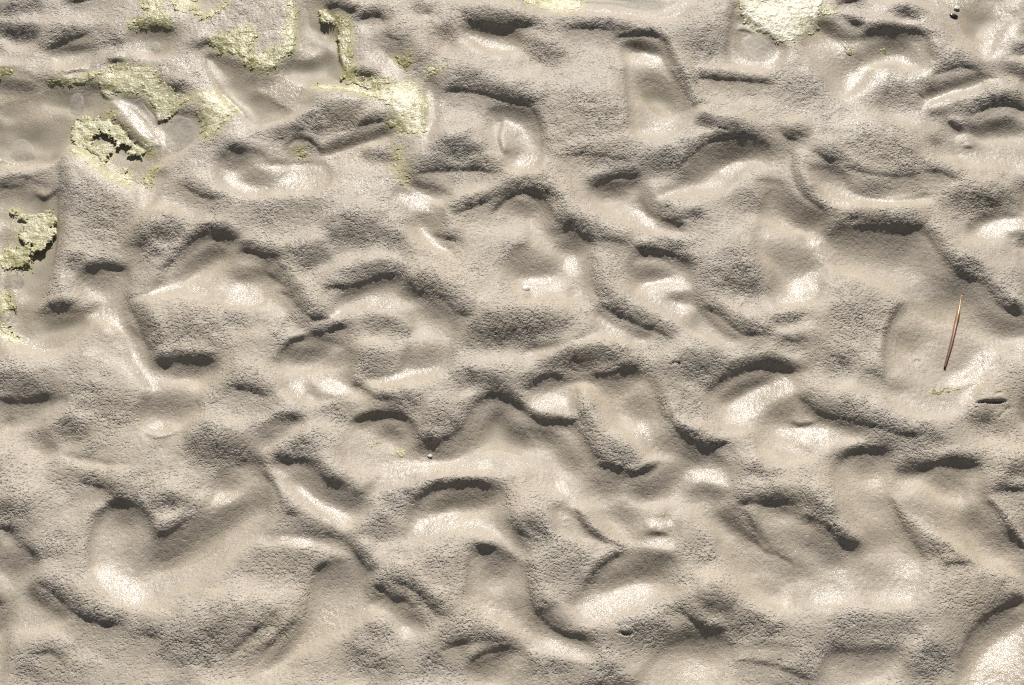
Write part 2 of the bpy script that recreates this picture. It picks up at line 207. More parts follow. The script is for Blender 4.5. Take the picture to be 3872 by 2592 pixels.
# outlines of the smooth hollows where silt has settled
HOLLOWS = {
(0,0): "330,330 600,300 610,400 600,460 400,460 340,400;1480,1020 1742,1020 1742,1300 1500,1250 1420,1150;950,1150 1100,1150 980,1400 900,1300;0,500 320,540 660,560 1000,700 1300,760 1330,900 950,1160 850,1230 470,950 360,1070 0,1060;860,230 960,180 1150,200 1140,320 1040,370 880,330",
(0,1): "1290,185 1450,190 1640,200 1700,300 1500,340 1350,260;1470,720 1600,700 1742,740 1820,790 1850,900 1830,1050 1790,1130 1700,1150 1600,1120 1540,1000 1490,850;1060,540 1140,560 1130,920 1060,960 1050,800;80,1050 400,1060 400,1260 0,1280 0,1100;880,1240 1000,1280 1170,1400 1160,1560 1060,1568 950,1400 860,1300;950,1200 1150,1230 1250,1300 1150,1330 1000,1260;360,980 650,900 800,850 850,890 600,950 400,1010;-380,350 0,470 190,350 220,0 380,0 490,180 540,540 340,620 300,740 0,830 -90,830 -360,500",
(0,2): "620,280 720,280 880,340 940,450 1050,700 1060,780 960,890 760,920 680,860 640,600 620,420;980,1200 1080,1060 1200,970 1380,930 1560,940 1600,1000 1560,1080 1480,1040 1350,1180 1250,1260 1000,1300 850,1330 860,1270;400,1240 480,1190 660,1180 740,1210 800,1330 880,1450 1050,1540 860,1550 600,1450 420,1340;0,1290 100,1320 150,1420 100,1568 0,1568;1330,180 1400,100 1640,270 1700,340 1620,470 1400,440 1300,400;1500,1180 1640,1180 1742,1300 1742,1568 1650,1568 1560,1400 1530,1280;0,20 400,-40 1080,-40 1000,130 800,150 400,110 0,110",
(0,3): "400,140 560,230 680,240 880,230 1040,260 1120,400 1060,450 880,400 760,430 700,520 600,620 500,640 420,520 330,380 280,290;640,-30 1000,20 1200,130 1300,280 1450,400 1540,330 1640,150 1742,130 1742,-30;1250,790 1340,850 1480,810 1742,780 1742,1130 1550,1090 1380,1110 1300,1050 1270,900;330,1120 420,1110 560,1150 640,1260 900,1320 1090,1280 1100,1340 800,1380 500,1380 400,1320 350,1230;60,1200 200,1280 300,1360 430,1440 420,1568 60,1568 0,1400;520,1500 800,1510 1080,1520 1100,1600 520,1600;1380,1480 1480,1410 1660,1400 1742,1440 1742,1568 1400,1568;1050,640 1200,580 1460,500 1560,540 1400,590 1110,700 1090,860 1060,740",
(1,0): "1060,330 1200,190 1330,80 1440,60 1560,110 1742,210 1742,500 1500,560 1440,420 1350,500 1180,480 900,510 860,470 1000,440;520,320 680,280 830,270 840,420 820,620 900,700 980,760 1010,860 960,960 860,900 800,720 640,620 560,560 640,480 540,420;0,-240 380,-230 405,100 290,480 250,560 580,560 560,700 470,820 330,870 120,800 0,680;1000,920 1200,900 1400,910 1420,1000 1300,1130 1330,1200 1260,1330 1100,1390 950,1340 900,1230 980,1110 900,950;0,1160 300,1140 460,1160 400,1280 280,1320 0,1320",
(1,1): "0,250 90,250 110,330 60,400 0,400;460,520 540,430 700,370 900,360 1000,430 1150,520 1260,650 1240,820 1180,960 900,1050 720,1080 600,1020 860,960 920,850 980,700 920,620 680,560 520,600 400,610;80,900 140,800 260,730 430,740 560,800 600,900 580,1010 700,1120 500,1150 300,1180 180,1140 90,1030;540,1300 680,1245 850,1240 960,1290 1020,1440 1150,1440 1300,1340 1370,1220 1500,1110 1620,1140 1742,1240 1742,1600 800,1640 520,1600;1620,180 1742,160 1742,420 1680,400 1620,330;0,1330 250,1280 230,1370 60,1460 0,1500;940,0 1050,0 1120,90 1250,160 1200,180 1050,120",
(1,2): "0,20 180,20 300,60 430,110 380,200 400,420 250,500 100,480 0,520;640,280 740,190 900,200 1050,260 1100,400 1110,500 1300,700 1400,760 1250,790 1000,680 800,560 640,480 700,400;430,560 600,660 800,740 700,790 300,800 0,880 0,790 240,790 420,700;0,1070 80,1010 250,1000 520,990 720,970 820,1050 870,1200 900,1330 1050,1430 1200,1490 1250,1600 900,1600 700,1480 560,1330 430,1180 300,1090 280,1250 0,1210;0,1240 200,1290 300,1330 420,1500 440,1600 0,1600;1170,1100 1300,1000 1450,930 1620,920 1742,960 1742,1400 1500,1350 1300,1330 1200,1230 1150,1160;1560,80 1742,60 1742,480 1600,480 1580,300",
(1,3): "0,0 560,60 1080,40 1200,230 1290,320 1440,390 1540,500 1742,620 1742,900 1600,880 1600,960 1450,1090 1400,1180 1200,1290 900,1240 820,1100 810,1000 820,760 900,560 1000,480 820,420 600,330 470,260 420,360 380,500 120,540 80,420 0,300;0,960 200,980 260,1050 300,1180 400,1270 580,1320 700,1400 500,1450 300,1568 0,1568",
(2,0): "590,800 590,620 660,430 740,370 860,380 970,480 1020,590 1120,580 1270,460 1380,330 1450,150 1742,100 1742,520 1600,640 1400,820 1200,950 1000,1060 850,1080 700,980 620,880;0,560 100,590 240,740 180,900 330,1040 450,1130 300,1200 80,1200 0,1000;390,40 500,50 760,110 900,130 700,150 500,110",
(2,1): "60,90 250,100 350,180 450,260 560,280 700,380 560,540 400,470 200,330 60,200;0,560 200,560 500,590 580,650 700,840 640,1060 560,1180 300,1300 150,1400 0,1480 200,1200 280,1050 320,850 450,740 560,720 350,660 0,640;740,200 1000,80 1500,90 1560,170 1200,190 900,260 720,330 600,420;950,500 980,360 1120,270 1380,240 1560,260 1600,400 1640,560 1742,650 1742,740 1600,660 1450,560 1200,580 900,640;1330,960 1340,760 1400,680 1560,680 1690,760 1742,860 1742,1220 1550,1150 1400,1080;760,960 850,1000 960,1080 1060,1170 1000,1240 900,1220 820,1120 700,1080 640,1180 620,1050;1300,1470 1420,1400 1600,1330 1742,1340 1742,1600 1450,1600",
(2,2): "260,0 420,60 480,120 700,190 860,110 1060,40 1300,100 1350,320 1260,400 1450,560 1742,720 1742,1050 1550,1050 1400,880 1150,540 1000,420 980,650 760,640 640,620 450,540 320,400 180,300 0,250 0,0;380,900 500,770 640,690 950,720 960,830 900,960 700,1080 400,1180 200,1180 60,1080 250,1020;0,1010 100,1130 250,1230 420,1280 430,1380 200,1370 0,1300;850,1350 1000,1230 1250,1230 1400,1300 1742,1310 1742,1420 1400,1380 1300,1450 1200,1600 700,1600;150,400 300,420 420,560 560,640 300,600 160,570",
(2,3): "500,110 600,30 800,20 870,60 850,200 900,420 1020,590 1090,720 1060,960 900,1060 600,1060 330,1040 300,900 150,800 0,760 0,390 160,400 280,470 450,580 610,660 680,600 500,400 480,220;900,150 1050,140 1280,110 1460,140 1480,300 1500,400 1620,560 1742,700 1742,840 1450,760 1200,620 1000,460 880,320;1330,1600 1340,1400 1400,1230 1520,1110 1742,1010 1742,1600;450,1350 700,1330 950,1330 900,1450 700,1600 400,1600",
}
# ------------------------------------------------------------------ survey grid -> metres on the ground
IMW, IMH = 3872.0, 2592.0
FPX = IMW / 2 / math.tan(math.radians(HFOV / 2))
CA, SA = math.cos(math.radians(90 - PITCH)), math.sin(math.radians(90 - PITCH))
X0 = [0, 1000, 2000, 2872]
Y0 = [0, 850, 1692]


def ground_xy(u, v):
    x = (u - IMW / 2) / FPX
    y = -(v - IMH / 2) / FPX
    t = CAM_H / (CA - y * SA)
    return np.stack([x * t, (y * CA + SA) * t], -1), t / FPX


def survey(tile, pts):
    p = np.asarray(pts, float)
    if len(tile) == 3:
        return ground_xy(tile[0] + p[:, 0] * tile[2], tile[1] + p[:, 1] * tile[2])
    return ground_xy(X0[tile[1]] + p[:, 0] / 1.742, Y0[tile[0]] + p[:, 1] / 1.742)


def parse(s):
    return [tuple(map(float, q.split(","))) for q in s.split()]


DX = 0.0014
NX, NY = 1152, 800
XMIN = -NX * DX / 2
_c, _ = ground_xy(np.array([0, 0]), np.array([0, IMH]))
YMIN = (_c[0, 1] + _c[1, 1]) / 2 - NY * DX / 2
DEPTH = _c[0, 1] - _c[1, 1] + 0.012
GX = XMIN + np.arange(NX) * DX
GY = YMIN + np.arange(NY) * DX
KX = 2 * np.pi * np.fft.fftfreq(NX, DX)[None, :]
KY = 2 * np.pi * np.fft.rfftfreq(NY, DX)[:, None] if False else 2 * np.pi * np.fft.fftfreq(NY, DX)[:, None]
K2 = KX ** 2 + KY ** 2
RNG = np.random.default_rng(7)
HOLD = np.zeros((NY, NX))
LIP = np.zeros((NY, NX))
BOWL = 0.0068


def band_noise(lmin, lmax, seed, shape=None, dx=DX, aniso=1.0):
    ny, nx = shape or (NY, NX)
    kx = np.fft.fftfreq(nx, dx)[None, :] * aniso
    ky = np.fft.fftfreq(ny, dx)[:, None]
    k = np.sqrt(kx ** 2 + ky ** 2) + 1e-9
    l = 1 / k
    w = np.exp(-(np.log(l / math.sqrt(lmin * lmax)) / (0.5 * math.log(lmax / lmin) + 1e-6)) ** 2)
    n = np.random.default_rng(seed).standard_normal((ny, nx))
    r = np.fft.ifft2(np.fft.fft2(n) * w).real
    return r / r.std()


def blur(a, sigma):
    return np.fft.ifft2(np.fft.fft2(a) * np.exp(-0.5 * K2 * sigma ** 2)).real


def sstep(a, b, x):
    t = np.clip((x - a) / (b - a), 0, 1)
    return t * t * (3 - 2 * t)


def catmull(P, step, closed=False):
    P = np.asarray(P, float)
    n = len(P)
    if closed:
        Q = np.vstack([P[-1], P, P[0], P[1]])
        segs = n
    else:
        Q = np.vstack([2 * P[0] - P[1], P, 2 * P[-1] - P[-2]])
        segs = n - 1
    out = []
    for i in range(segs):
        a, b, c, d = Q[i], Q[i + 1], Q[i + 2], Q[i + 3]
        m = max(2, int(np.linalg.norm(c - b) / step) + 1)
        t = np.linspace(0, 1, m, endpoint=False)[:, None]
        out.append(0.5 * (2 * b + (c - a) * t + (2 * a - 5 * b + 4 * c - d) * t ** 2 + (3 * b - a - 3 * c + d) * t ** 3))
    if not closed:
        out.append(P[-1:])
    return np.vstack(out)


# ------------------------------------------------------------------ relief: paint slopes, then integrate
AccX = np.zeros((NY, NX)); AccY = np.zeros((NY, NX)); AccW = np.zeros((NY, NX)) + 1e-6
Conf = np.zeros((NY, NX)); GrainM = np.zeros((NY, NX)); SmoothM = np.zeros((NY, NX)); RiseM = np.zeros((NY, NX))


def paint(kind, P, w, s, cut=(False, False), thin=False):
    C = catmull(P, 0.003)
    if len(C) < 2:
        return
    T = np.gradient(C, axis=0)
    T /= np.linalg.norm(T, axis=1)[:, None] + 1e-12
    # image right-hand side of travel = (y up) right-hand side: (ty, -tx)
    N = np.stack([T[:, 1], -T[:, 0]], 1)
    S = np.concatenate([[0], np.cumsum(np.linalg.norm(np.diff(C, axis=0), axis=1))])
    L = S[-1]
    m = 2.6 * w + 0.012
    i0 = max(0, int((C[:, 0].min() - m - XMIN) / DX)); i1 = min(NX, int((C[:, 0].max() + m - XMIN) / DX) + 2)
    j0 = max(0, int((C[:, 1].min() - m - YMIN) / DX)); j1 = min(NY, int((C[:, 1].max() + m - YMIN) / DX) + 2)
    if i1 - i0 < 2 or j1 - j0 < 2:
        return
    gx = GX[i0:i1][None, :]; gy = GY[j0:j1][:, None]
    best = np.full((j1 - j0, i1 - i0), 1e9); idx = np.zeros(best.shape, int)
    for k in range(len(C)):
        d = (gx - C[k, 0]) ** 2 + (gy - C[k, 1]) ** 2
        b = d < best
        best = np.where(b, d, best); idx[b] = k
    dist = np.sqrt(best)
    ox = gx - C[idx, 0]; oy = gy - C[idx, 1]
    sd = ox * N[idx, 0] + oy * N[idx, 1]
    side = np.where(sd >= 0, 1.0, -1.0)
    sg = S[idx]
    ew = min(0.35 * L, 0.6 * w + 0.004)
    ea = sg + (1.0 if cut[0] else 0.0); eb = L - sg + (1.0 if cut[1] else 0.0)
    taper = sstep(-0.2 * ew, ew, np.minimum(ea, eb))
    # round off beyond the ends
    taper = taper * np.exp(-(np.maximum(dist - np.abs(sd), 0) / (0.8 * w)) ** 2)
    if kind != 'l':
        nyc = np.abs(N[:, 1]).mean()
        s = s * min(1.7, 1 / max(nyc, 0.3) ** 0.8)
        s = min(s, 1.5)
    sign = 1.0 if kind == 'l' else -1.0
    if kind == 'd':
        wd = 0.08 * w + 0.0013
        tail = np.exp(-(dist / (1.3 * w + 0.005)) ** 2)
        prof = np.where(side > 0, 0.85 * tail, np.exp(-(dist / (1.2 * w)) ** 2)) * taper
        foot = np.exp(-(dist / (0.28 * w + 0.0014)) ** 2)
        mag = np.where(side > 0, np.maximum((1.15 if thin else 0.95) * s * np.exp(-(dist / wd) ** 2), 0.30 * tail), s * ((0.45 if thin else 0.68) * prof + (0.7 if thin else 0.46) * foot * taper))
        c2 = prof ** 2 * np.where(side > 0, np.where(dist < wd * 1.5, 1.6, 0.5), 1.6)
    else:
        prof = np.exp(-(dist / w) ** 2) * taper
        mag = s * prof
        c2 = prof ** 2
    v = sign * mag * (taper if kind == 'd' else 1.0)
    sl = (slice(j0, j1), slice(i0, i1))
    AccX[sl] += v * N[idx, 0] * c2; AccY[sl] += v * N[idx, 1] * c2; AccW[sl] += c2
    Conf[sl] = np.maximum(Conf[sl], prof)
    if kind == 'd':
        lip = np.where(side < 0, np.exp(-dist / 0.013), 0) * taper * min(1.0, s) * 0.0010
        LIP[sl] = np.maximum(LIP[sl], lip)
        up = np.where(side < 0, np.exp(-(dist / (1.5 * w)) ** 2), 0) * taper
        dn = np.where(side > 0, np.exp(-(dist / (0.010 + w)) ** 2), 0) * taper
        GrainM[sl] = np.maximum(GrainM[sl], up); SmoothM[sl] = np.maximum(SmoothM[sl], dn)
    elif kind == 'g':
        GrainM[sl] = np.maximum(GrainM[sl], np.exp(-(dist / (1.3 * w)) ** 2) * taper)
    else:
        SmoothM[sl] = np.maximum(SmoothM[sl], np.exp(-(dist / (1.15 * w)) ** 2) * taper)
        if kind == 'l':
            RiseM[sl] = np.maximum(RiseM[sl], prof * min(1, s / 0.5))


def half_w():
    return NX * DX / 2


WK = {'d': 1.6, 'g': 1.65, 's': 1.6, 'l': 1.7}
SK = {'d': 1.1, 'g': 1.15, 's': 1.15, 'l': 0.8}
for tile, txt in STROKES.items():
    for ent in txt.replace("\n", ";").split(";"):
        if not ent.strip():
            continue
        hd, pt = ent.split(":")
        kind = hd[0]
        w, s = map(float, hd[1:].split(","))
        raw = np.array(parse(pt))
        if len(tile) == 3:
            w *= tile[2] * 1.742
            su = tile[0] + raw[:, 0] * tile[2]; sv = tile[1] + raw[:, 1] * tile[2]
        else:
            su = X0[tile[1]] + raw[:, 0] / 1.742; sv = Y0[tile[0]] + raw[:, 1] / 1.742
        P, sc = ground_xy(su, sv)
        thin = w < 18 and kind == 'd'
        s *= 1.2 if thin else 1.0
        w *= WK[kind]; s *= SK[kind]
        cut = (False, False) if len(tile) == 3 else tuple(q[0] <= 3 or q[0] >= 1739 or q[1] <= 3 or q[1] >= 1565 for q in (raw[0], raw[-1]))
        paint(kind, P, w / 1.742 * sc.mean(), s, cut, thin)
        # the pattern runs on past both sides of the surveyed strip
        for sh in (-IMW, IMW):
            P2, _ = ground_xy(su + sh, sv)
            if np.abs(P2[:, 0]).min() < half_w():
                paint(kind, P2, w / 1.742 * sc.mean(), s)
        for sh in (-DEPTH, DEPTH):
            P2 = P + np.array([0.07 * np.sign(sh), sh])
            if (P2[:, 1].min() < YMIN + NY * DX - 0.01) and (P2[:, 1].max() > YMIN + 0.01):
                paint(kind, P2, w / 1.742 * sc.mean(), s)

PX, PY = AccX / AccW, AccY / AccW
fade = AccW / (AccW + 1e-4)
PX *= fade; PY *= fade
Cw = np.clip(Conf * 1.5, 0, 1) ** 0.8
Cw = np.maximum(Cw, 0.04)
hp = K2 / (K2 + (2 * np.pi / 0.55) ** 2)
K2s = np.where(K2 == 0, 1, K2)
H = np.zeros((NY, NX))
hx = hy = np.zeros((NY, NX))
for it in range(16):
    ex = Cw * PX + (1 - Cw) * hx
    ey = Cw * PY + (1 - Cw) * hy
    F = -1j * (KX * np.fft.fft2(ex) + KY * np.fft.fft2(ey)) / K2s * hp
    F[0, 0] = 0
    hx = np.fft.ifft2(1j * KX * F).real
    hy = np.fft.ifft2(1j * KY * F).real
H = np.fft.ifft2(F * np.exp(-0.5 * K2 * 0.0011 ** 2)).real
print("relief range mm", H.min() * 1000, H.max() * 1000, "std", H.std() * 1000)

HL = blur(H, 0.045)
Hn = (H - HL) / (H - HL).std()
# ------------------------------------------------------------------ pools
POOLS = [
 ((0,0),"0,520 150,540 320,560 480,590 640,545 660,590 720,640 900,620 1000,700 1040,790 1180,700 1290,760 1330,850 1310,950 1200,1010 1040,1090 950,1150 920,1210 840,1220 700,1110 560,1020 470,950 400,1000 360,1060 120,1060 0,1030 -120,1000 -120,540",.006),
 ((0,0),"1370,350 1500,370 1620,430 1742,480 1862,400 1932,300 1942,120 1970,10 2120,10 2112,110 2222,170 2232,350 2280,540 2112,560 2080,640 2040,720 1890,790 1742,810 1660,820 1600,730 1500,630 1400,550 1350,420",.007),
 ((1,0),"-90,-260 0,-260 200,-240 380,-230 410,0 400,150 320,330 280,480 240,570 330,590 450,590 560,580 540,700 470,800 330,830 200,800 120,740 30,660 -40,600 -90,500",.005),
 ((1,3),"830,1000 825,800 860,670 930,540 1000,480 1100,490 1200,440 1340,430 1420,540 1480,680 1480,820 1440,930 1350,1010 1200,1040 1000,1060 860,1050",.006),
 ((0,2),"640,600 700,540 830,560 950,600 1040,720 980,770 900,840 780,880 680,850",.004),
 ((0,2),"380,-10 600,60 850,90 950,60 1010,0 1030,-90 340,-90",.004),
 ((0,3),"900,-90 1200,60 1300,150 1350,230 1430,280 1530,250 1600,150 1650,60 1660,-90",.006),
 ((0,2),"1400,180 1480,200 1620,270 1640,330 1570,390 1450,400 1390,340 1350,300 1340,200",.004),
 ((0,3),"330,280 420,140 560,240 620,380 760,420 720,460 560,500 480,440 400,330",.004),
 ((1,1),"570,1300 700,1250 850,1260 970,1330 1010,1450 1100,1500 1250,1470 1380,1330 1500,1230 1600,1260 1700,1340 1680,1450 1500,1540 1250,1580 800,1640 600,1620 530,1500",.004),
 ((2,0),"595,700 620,520 700,390 800,370 930,430 1000,560 1040,600 1150,580 1280,480 1420,480 1440,600 1300,720 1150,830 980,910 880,850 780,770 640,780",.006),
 ((0,0),"880,240 960,190 1080,190 1160,220 1130,310 1080,350 960,350 900,310",.005),
]
FLAT = {0: 0.9, 1: 0.9, 2: 0.85, 5: 0.9, 6: 0.9, 7: 0.9}
ISLAND = ((0,0),"720,650 800,660 900,730 1000,850 1070,950 1000,980 880,930 790,820 720,720")


def poly_sd(P, gx, gy):
    """signed distance to a closed outline, positive inside"""
    best = np.full(np.broadcast(gx, gy).shape, 1e9)
    ins = np.zeros(best.shape, bool)
    n = len(P)
    for k in range(n):
        ax, ay = P[k]; bx, by = P[(k + 1) % n]
        ex, ey = bx - ax, by - ay
        t = np.clip(((gx - ax) * ex + (gy - ay) * ey) / (ex * ex + ey * ey + 1e-15), 0, 1)
        best = np.minimum(best, (gx - ax - t * ex) ** 2 + (gy - ay - t * ey) ** 2)
        if (ay > by) != (ay < by) or True:
            cr = ((ay > gy) != (by > gy)) & (gx < (bx - ax) * (gy - ay) / (by - ay + 1e-15) + ax)
            ins ^= cr
    d = np.sqrt(best)
    return np.where(ins, d, -d)


def window(P, m):
    i0 = max(0, int((P[:, 0].min() - m - XMIN) / DX)); i1 = min(NX, int((P[:, 0].max() + m - XMIN) / DX) + 2)
    j0 = max(0, int((P[:, 1].min() - m - YMIN) / DX)); j1 = min(NY, int((P[:, 1].max() + m - YMIN) / DX) + 2)
    return slice(j0, j1), slice(i0, i1)


def sample(A, x, y):
    fx = np.clip((np.asarray(x) - XMIN) / DX, 0, NX - 1.001); fy = np.clip((np.asarray(y) - YMIN) / DX, 0, NY - 1.001)
    i = fx.astype(int); j = fy.astype(int); a = fx - i; b = fy - j
    return (A[j, i] * (1 - a) + A[j, i + 1] * a) * (1 - b) + (A[j + 1, i] * (1 - a) + A[j + 1, i + 1] * a) * b


hol = np.zeros((NY, NX))
edge_n = 0.0016 * band_noise(0.006, 0.02, 41) + 0.0008 * band_noise(0.003, 0.006, 42)
for tile, txt in HOLLOWS.items():
    for ent in txt.split(";"):
        raw = np.array(parse(ent))
        for sh, shy in ((0, 0), (-IMW * 1.742, 0), (IMW * 1.742, 0), (0, DEPTH), (0, -DEPTH)):
            P = survey(tile, raw + np.array([sh, 0]))[0] + np.array([0.07 * np.sign(shy), shy])
            if np.abs(P[:, 0]).min() > half_w() or P[:, 1].min() > YMIN + NY * DX - 0.01 or P[:, 1].max() < YMIN + 0.01:
                continue
            P = catmull(P, 0.006, True)
            sl = window(P, 0.012)
            if sl[0].stop - sl[0].start < 2 or sl[1].stop - sl[1].start < 2:
                continue
            sd = poly_sd(P, GX[sl[1]][None, :], GY[sl[0]][:, None])
            hol[sl] = np.maximum(hol[sl], sstep(-0.003, 0.0035, sd + edge_n[sl]))
            Hlow = sstep(-0.004, 0.005, sd)
            HOLD[sl] = np.maximum(HOLD[sl], Hlow)
m_ = np.clip(blur(HOLD, 0.0025) * 1.6 - 0.3, 0, 1)
H = H - BOWL * (0.16 * blur(m_, 0.0016) + 0.42 * blur(m_, 0.005) + 0.42 * blur(m_, 0.014))
# sand cannot stand much steeper than its angle of repose: ease the steepest faces
for it in range(2):
    Fh = np.fft.fft2(H)
    sx = np.fft.ifft2(1j * KX * Fh).real; sy = np.fft.ifft2(1j * KY * Fh).real
    mg = np.hypot(sx, sy) + 1e-9
    k = np.where(mg > 0.45, (0.42 + 0.44 * np.tanh((mg - 0.42) / 0.44)) / mg, 1.0)
    Fh = -1j * (KX * np.fft.fft2(sx * k) + KY * np.fft.fft2(sy * k)) / K2s
    Fh[0, 0] = 0
    H = np.fft.ifft2(Fh).real
H = H + blur(LIP, 0.0006)
Hpre = H.copy()
grain = 0.46 + 0.10 * Hn + 0.62 * GrainM - 0.55 * RiseM - 0.25 * SmoothM + 0.2 * band_noise(0.02, 0.07, 3)
grain = np.clip(blur(np.clip(grain, 0, 1), 0.002), 0, 1) * np.clip(0.8 + 0.25 * band_noise(0.05, 0.18, 57), 0.4, 1.1) * (1 - 0.93 * hol)
wet = np.clip(0.22 * hol + (0.45 + 0.4 * hol) * RiseM - 0.1 * GrainM + 0.08 * band_noise(0.02, 0.06, 5), 0, 1)
for tu, tv, rad, amt in [(450, 150, 520, 0.45), (60, 700, 260, 0.3), (2150, 60, 300, 0.35), (2330, 1540, 190, 0.8), (900, 330, 250, 0.25), (1950, 220, 260, 0.3)]:
    c_, s_ = ground_xy(np.array([tu * 1.6533]), np.array([tv * 1.6533]))
    r_ = rad * 1.6533 * s_[0]
    d2 = ((GX[None, :] - c_[0, 0]) ** 2 + (GY[:, None] - c_[0, 1]) ** 2) / r_ ** 2
    wet += amt * np.exp(-1.2 * d2) * (0.75 + 0.25 * band_noise(0.03, 0.1, int(tu)))
wet = np.clip((blur(wet, 0.002) - 0.18) * 1.35, 0, 1)
isl = catmull(survey(ISLAND[0], parse(ISLAND[1]))[0], 0.004, True)
pool = np.zeros((NY, NX))
pool_list = []
ripple = band_noise(0.03, 0.09, 21)
for tile, txt, depth in POOLS:
    P = catmull(survey(tile, parse(txt))[0], 0.006, True)
    sl = window(P, 0.03)
    gx = GX[sl[1]][None, :]; gy = GY[sl[0]][:, None]
    sd = poly_sd(P, gx, gy)
    h0 = Hpre[sl]
    edge = np.abs(sd) < 0.004
    big = len(pool_list) in FLAT
    level = np.percentile(h0[edge], 30 if big else 12)
    isd = poly_sd(isl, gx, gy)
    t = sstep(-0.002, 0.024, np.minimum(sd, -isd + 0.002))
    bed = level - 0.5 * depth + 0.8 * np.clip(h0 - h0[sd > 0].mean(), -0.008, 0.008) + 0.0006 * ripple[sl]
    bed = np.minimum(bed, level - 0.0012)
    t = t * FLAT.get(len(pool_list), 0.15)
    h = H[sl] * (1 - t) + bed * t
    # dry shore just outside
    near = (sd < 0) & (sd > -0.012) & (len(pool_list) in (0, 1, 5, 6, 7))
    shore = level + 0.0003 + 0.04 * np.maximum(-sd - 0.001, 0)
    lift = np.where(near, np.maximum(h, shore), h)
    k = sstep(-0.012, -0.005, sd)
    h = np.where(near, h * (1 - k) + lift * k, h)
    up = sstep(0.0, 0.006, isd)
    h = h * (1 - up) + np.maximum(h, level + 0.0022 + 0.16 * np.maximum(isd, 0) + 0.0007 * ripple[sl]) * up
    H[sl] = h
    under = sstep(-0.0005, 0.0065, level - h) * (sd > -0.004)
    pool[sl] = np.maximum(pool[sl], under)
    pool_list.append((P, level, tile))
H = np.fft.ifft2(np.fft.fft2(H) * np.exp(-0.5 * K2 * 0.0009 ** 2)).real
grain *= (1 - pool)

LV = np.full((NY, NX), -1.0)
for P, level, tile in pool_list:
    sl = window(P, 0.01)
    sd = poly_sd(P, GX[sl[1]][None, :], GY[sl[0]][:, None])
    LV[sl] = np.where((sd > -0.004) & (H[sl] < level), level, LV[sl])

# ------------------------------------------------------------------ grain relief
n1 = band_noise(0.0030, 0.0050, 11, aniso=0.75)
n2 = band_noise(0.006, 0.014, 12, aniso=0.7)
n3 = band_noise(0.018, 0.045, 13, aniso=0.75)
pit = -np.maximum(n1 - 0.2, 0) ** 1.4 * 0.00060 + np.minimum(n1, 0.2) * 0.00013 + 0.00013 * n2
Hfin = H + grain * pit * 0.95 + (0.15 + 0.85 * grain) * (1 - pool) * 0.0004 * n3 + (1 - grain) * (1 - pool) * 0.00008 * n2
for tile, txt, wid, dep in [((1,3),"1420,1192 1470,1186 1530,1190 1612,1182",6,.004),((1,3),"1548,1136 1585,1128",5,.0025),((1,3),"1570,1278 1600,1250 1645,1215",5,.002),
                            ((2,2),"598,1226 635,1234 672,1230",6,.004),((1,2),"930,952 958,938 990,944",6,.003),((0,2),"1240,868 1300,880",4,.002),((1,3),"1030,880 1050,870 1070,880",5,.002),
                            ((2,0),"1120,1004 1150,992 1200,1006",7,.0012),((0,3),"1050,630 1085,652",5,.002),((2,2),"590,1178 600,1215",4,.0015)]:
    P, scl = survey(tile, parse(txt))
    C = catmull(P, 0.0008)
    sl = window(C, 0.01)
    dmin = np.full(H[sl].shape, 1e9)
    for q in C:
        dmin = np.minimum(dmin, (GX[sl[1]][None, :] - q[0]) ** 2 + (GY[sl[0]][:, None] - q[1]) ** 2)
    wm = max(wid / 1.742 * scl.mean(), 0.0011)
    Hfin[sl] -= dep * np.exp(-dmin / wm ** 2) * (0.7 + 0.3 * np.clip(n1[sl], -1, 1))
print("pool levels", [round(l * 1000, 1) for _, l, _ in pool_list])

# ------------------------------------------------------------------ materials


class NT:
    def __init__(self, name):
        self.m = bpy.data.materials.new(name)
        self.m.use_nodes = True
        self.t = self.m.node_tree
        self.t.nodes.clear()

    def n(self, typ, **kw):
        nd = self.t.nodes.new(typ)
        for k, v in kw.items():
            if k.startswith("i_"):
                key = k[2:]
                key = int(key) if key.isdigit() else key.replace("_", " ")
                nd.inputs[key].default_value = v
            else:
                setattr(nd, k, v)
        return nd

    def l(self, a, b):
        self.t.links.new(a, b)

    def math(self, op, a, b=None, clamp=False):
        nd = self.n("ShaderNodeMath", operation=op, use_clamp=clamp)
        for i, q in enumerate((a, b)):
            if q is None:
                continue
            if isinstance(q, (int, float)):
                nd.inputs[i].default_value = q
            else:
                self.l(q, nd.inputs[i])
        return nd.outputs[0]

    def mix(self, fac, a, b, mode='MIX'):
        nd = self.n("ShaderNodeMix", data_type='RGBA', blend_type=mode)
        for s, q in ((0, fac), (6, a), (7, b)):
            if isinstance(q, (int, float)):
                nd.inputs[s].default_value = q
            elif isinstance(q, tuple):
                nd.inputs[s].default_value = q + (1,) if len(q) == 3 else q
            else:
                self.l(q, nd.inputs[s])
        return nd.outputs[2]

    def attr(self, name):
        return self.n("ShaderNodeAttribute", attribute_name=name).outputs["Fac"]

    def noise(self, scale, detail=2.0, rough=0.5, vec=None):
        nd = self.n("ShaderNodeTexNoise", i_Scale=scale, i_Detail=detail, i_Roughness=rough)
        if vec is not None:
            self.l(vec, nd.inputs["Vector"])
        return nd.outputs["Fac"]

    def ramp(self, fac, stops):
        nd = self.n("ShaderNodeValToRGB")
        e = nd.color_ramp.elements
        while len(e) < len(stops):
            e.new(0.5)
        for q, (p, c) in zip(e, stops):
            q.position = p
            q.color = c + (1,) if len(c) == 3 else c
        self.l(fac, nd.inputs[0])
        return nd.outputs[0]

    def done(self, shader):
        o = self.n("ShaderNodeOutputMaterial")
        self.l(shader, o.inputs[0])
        return self.m


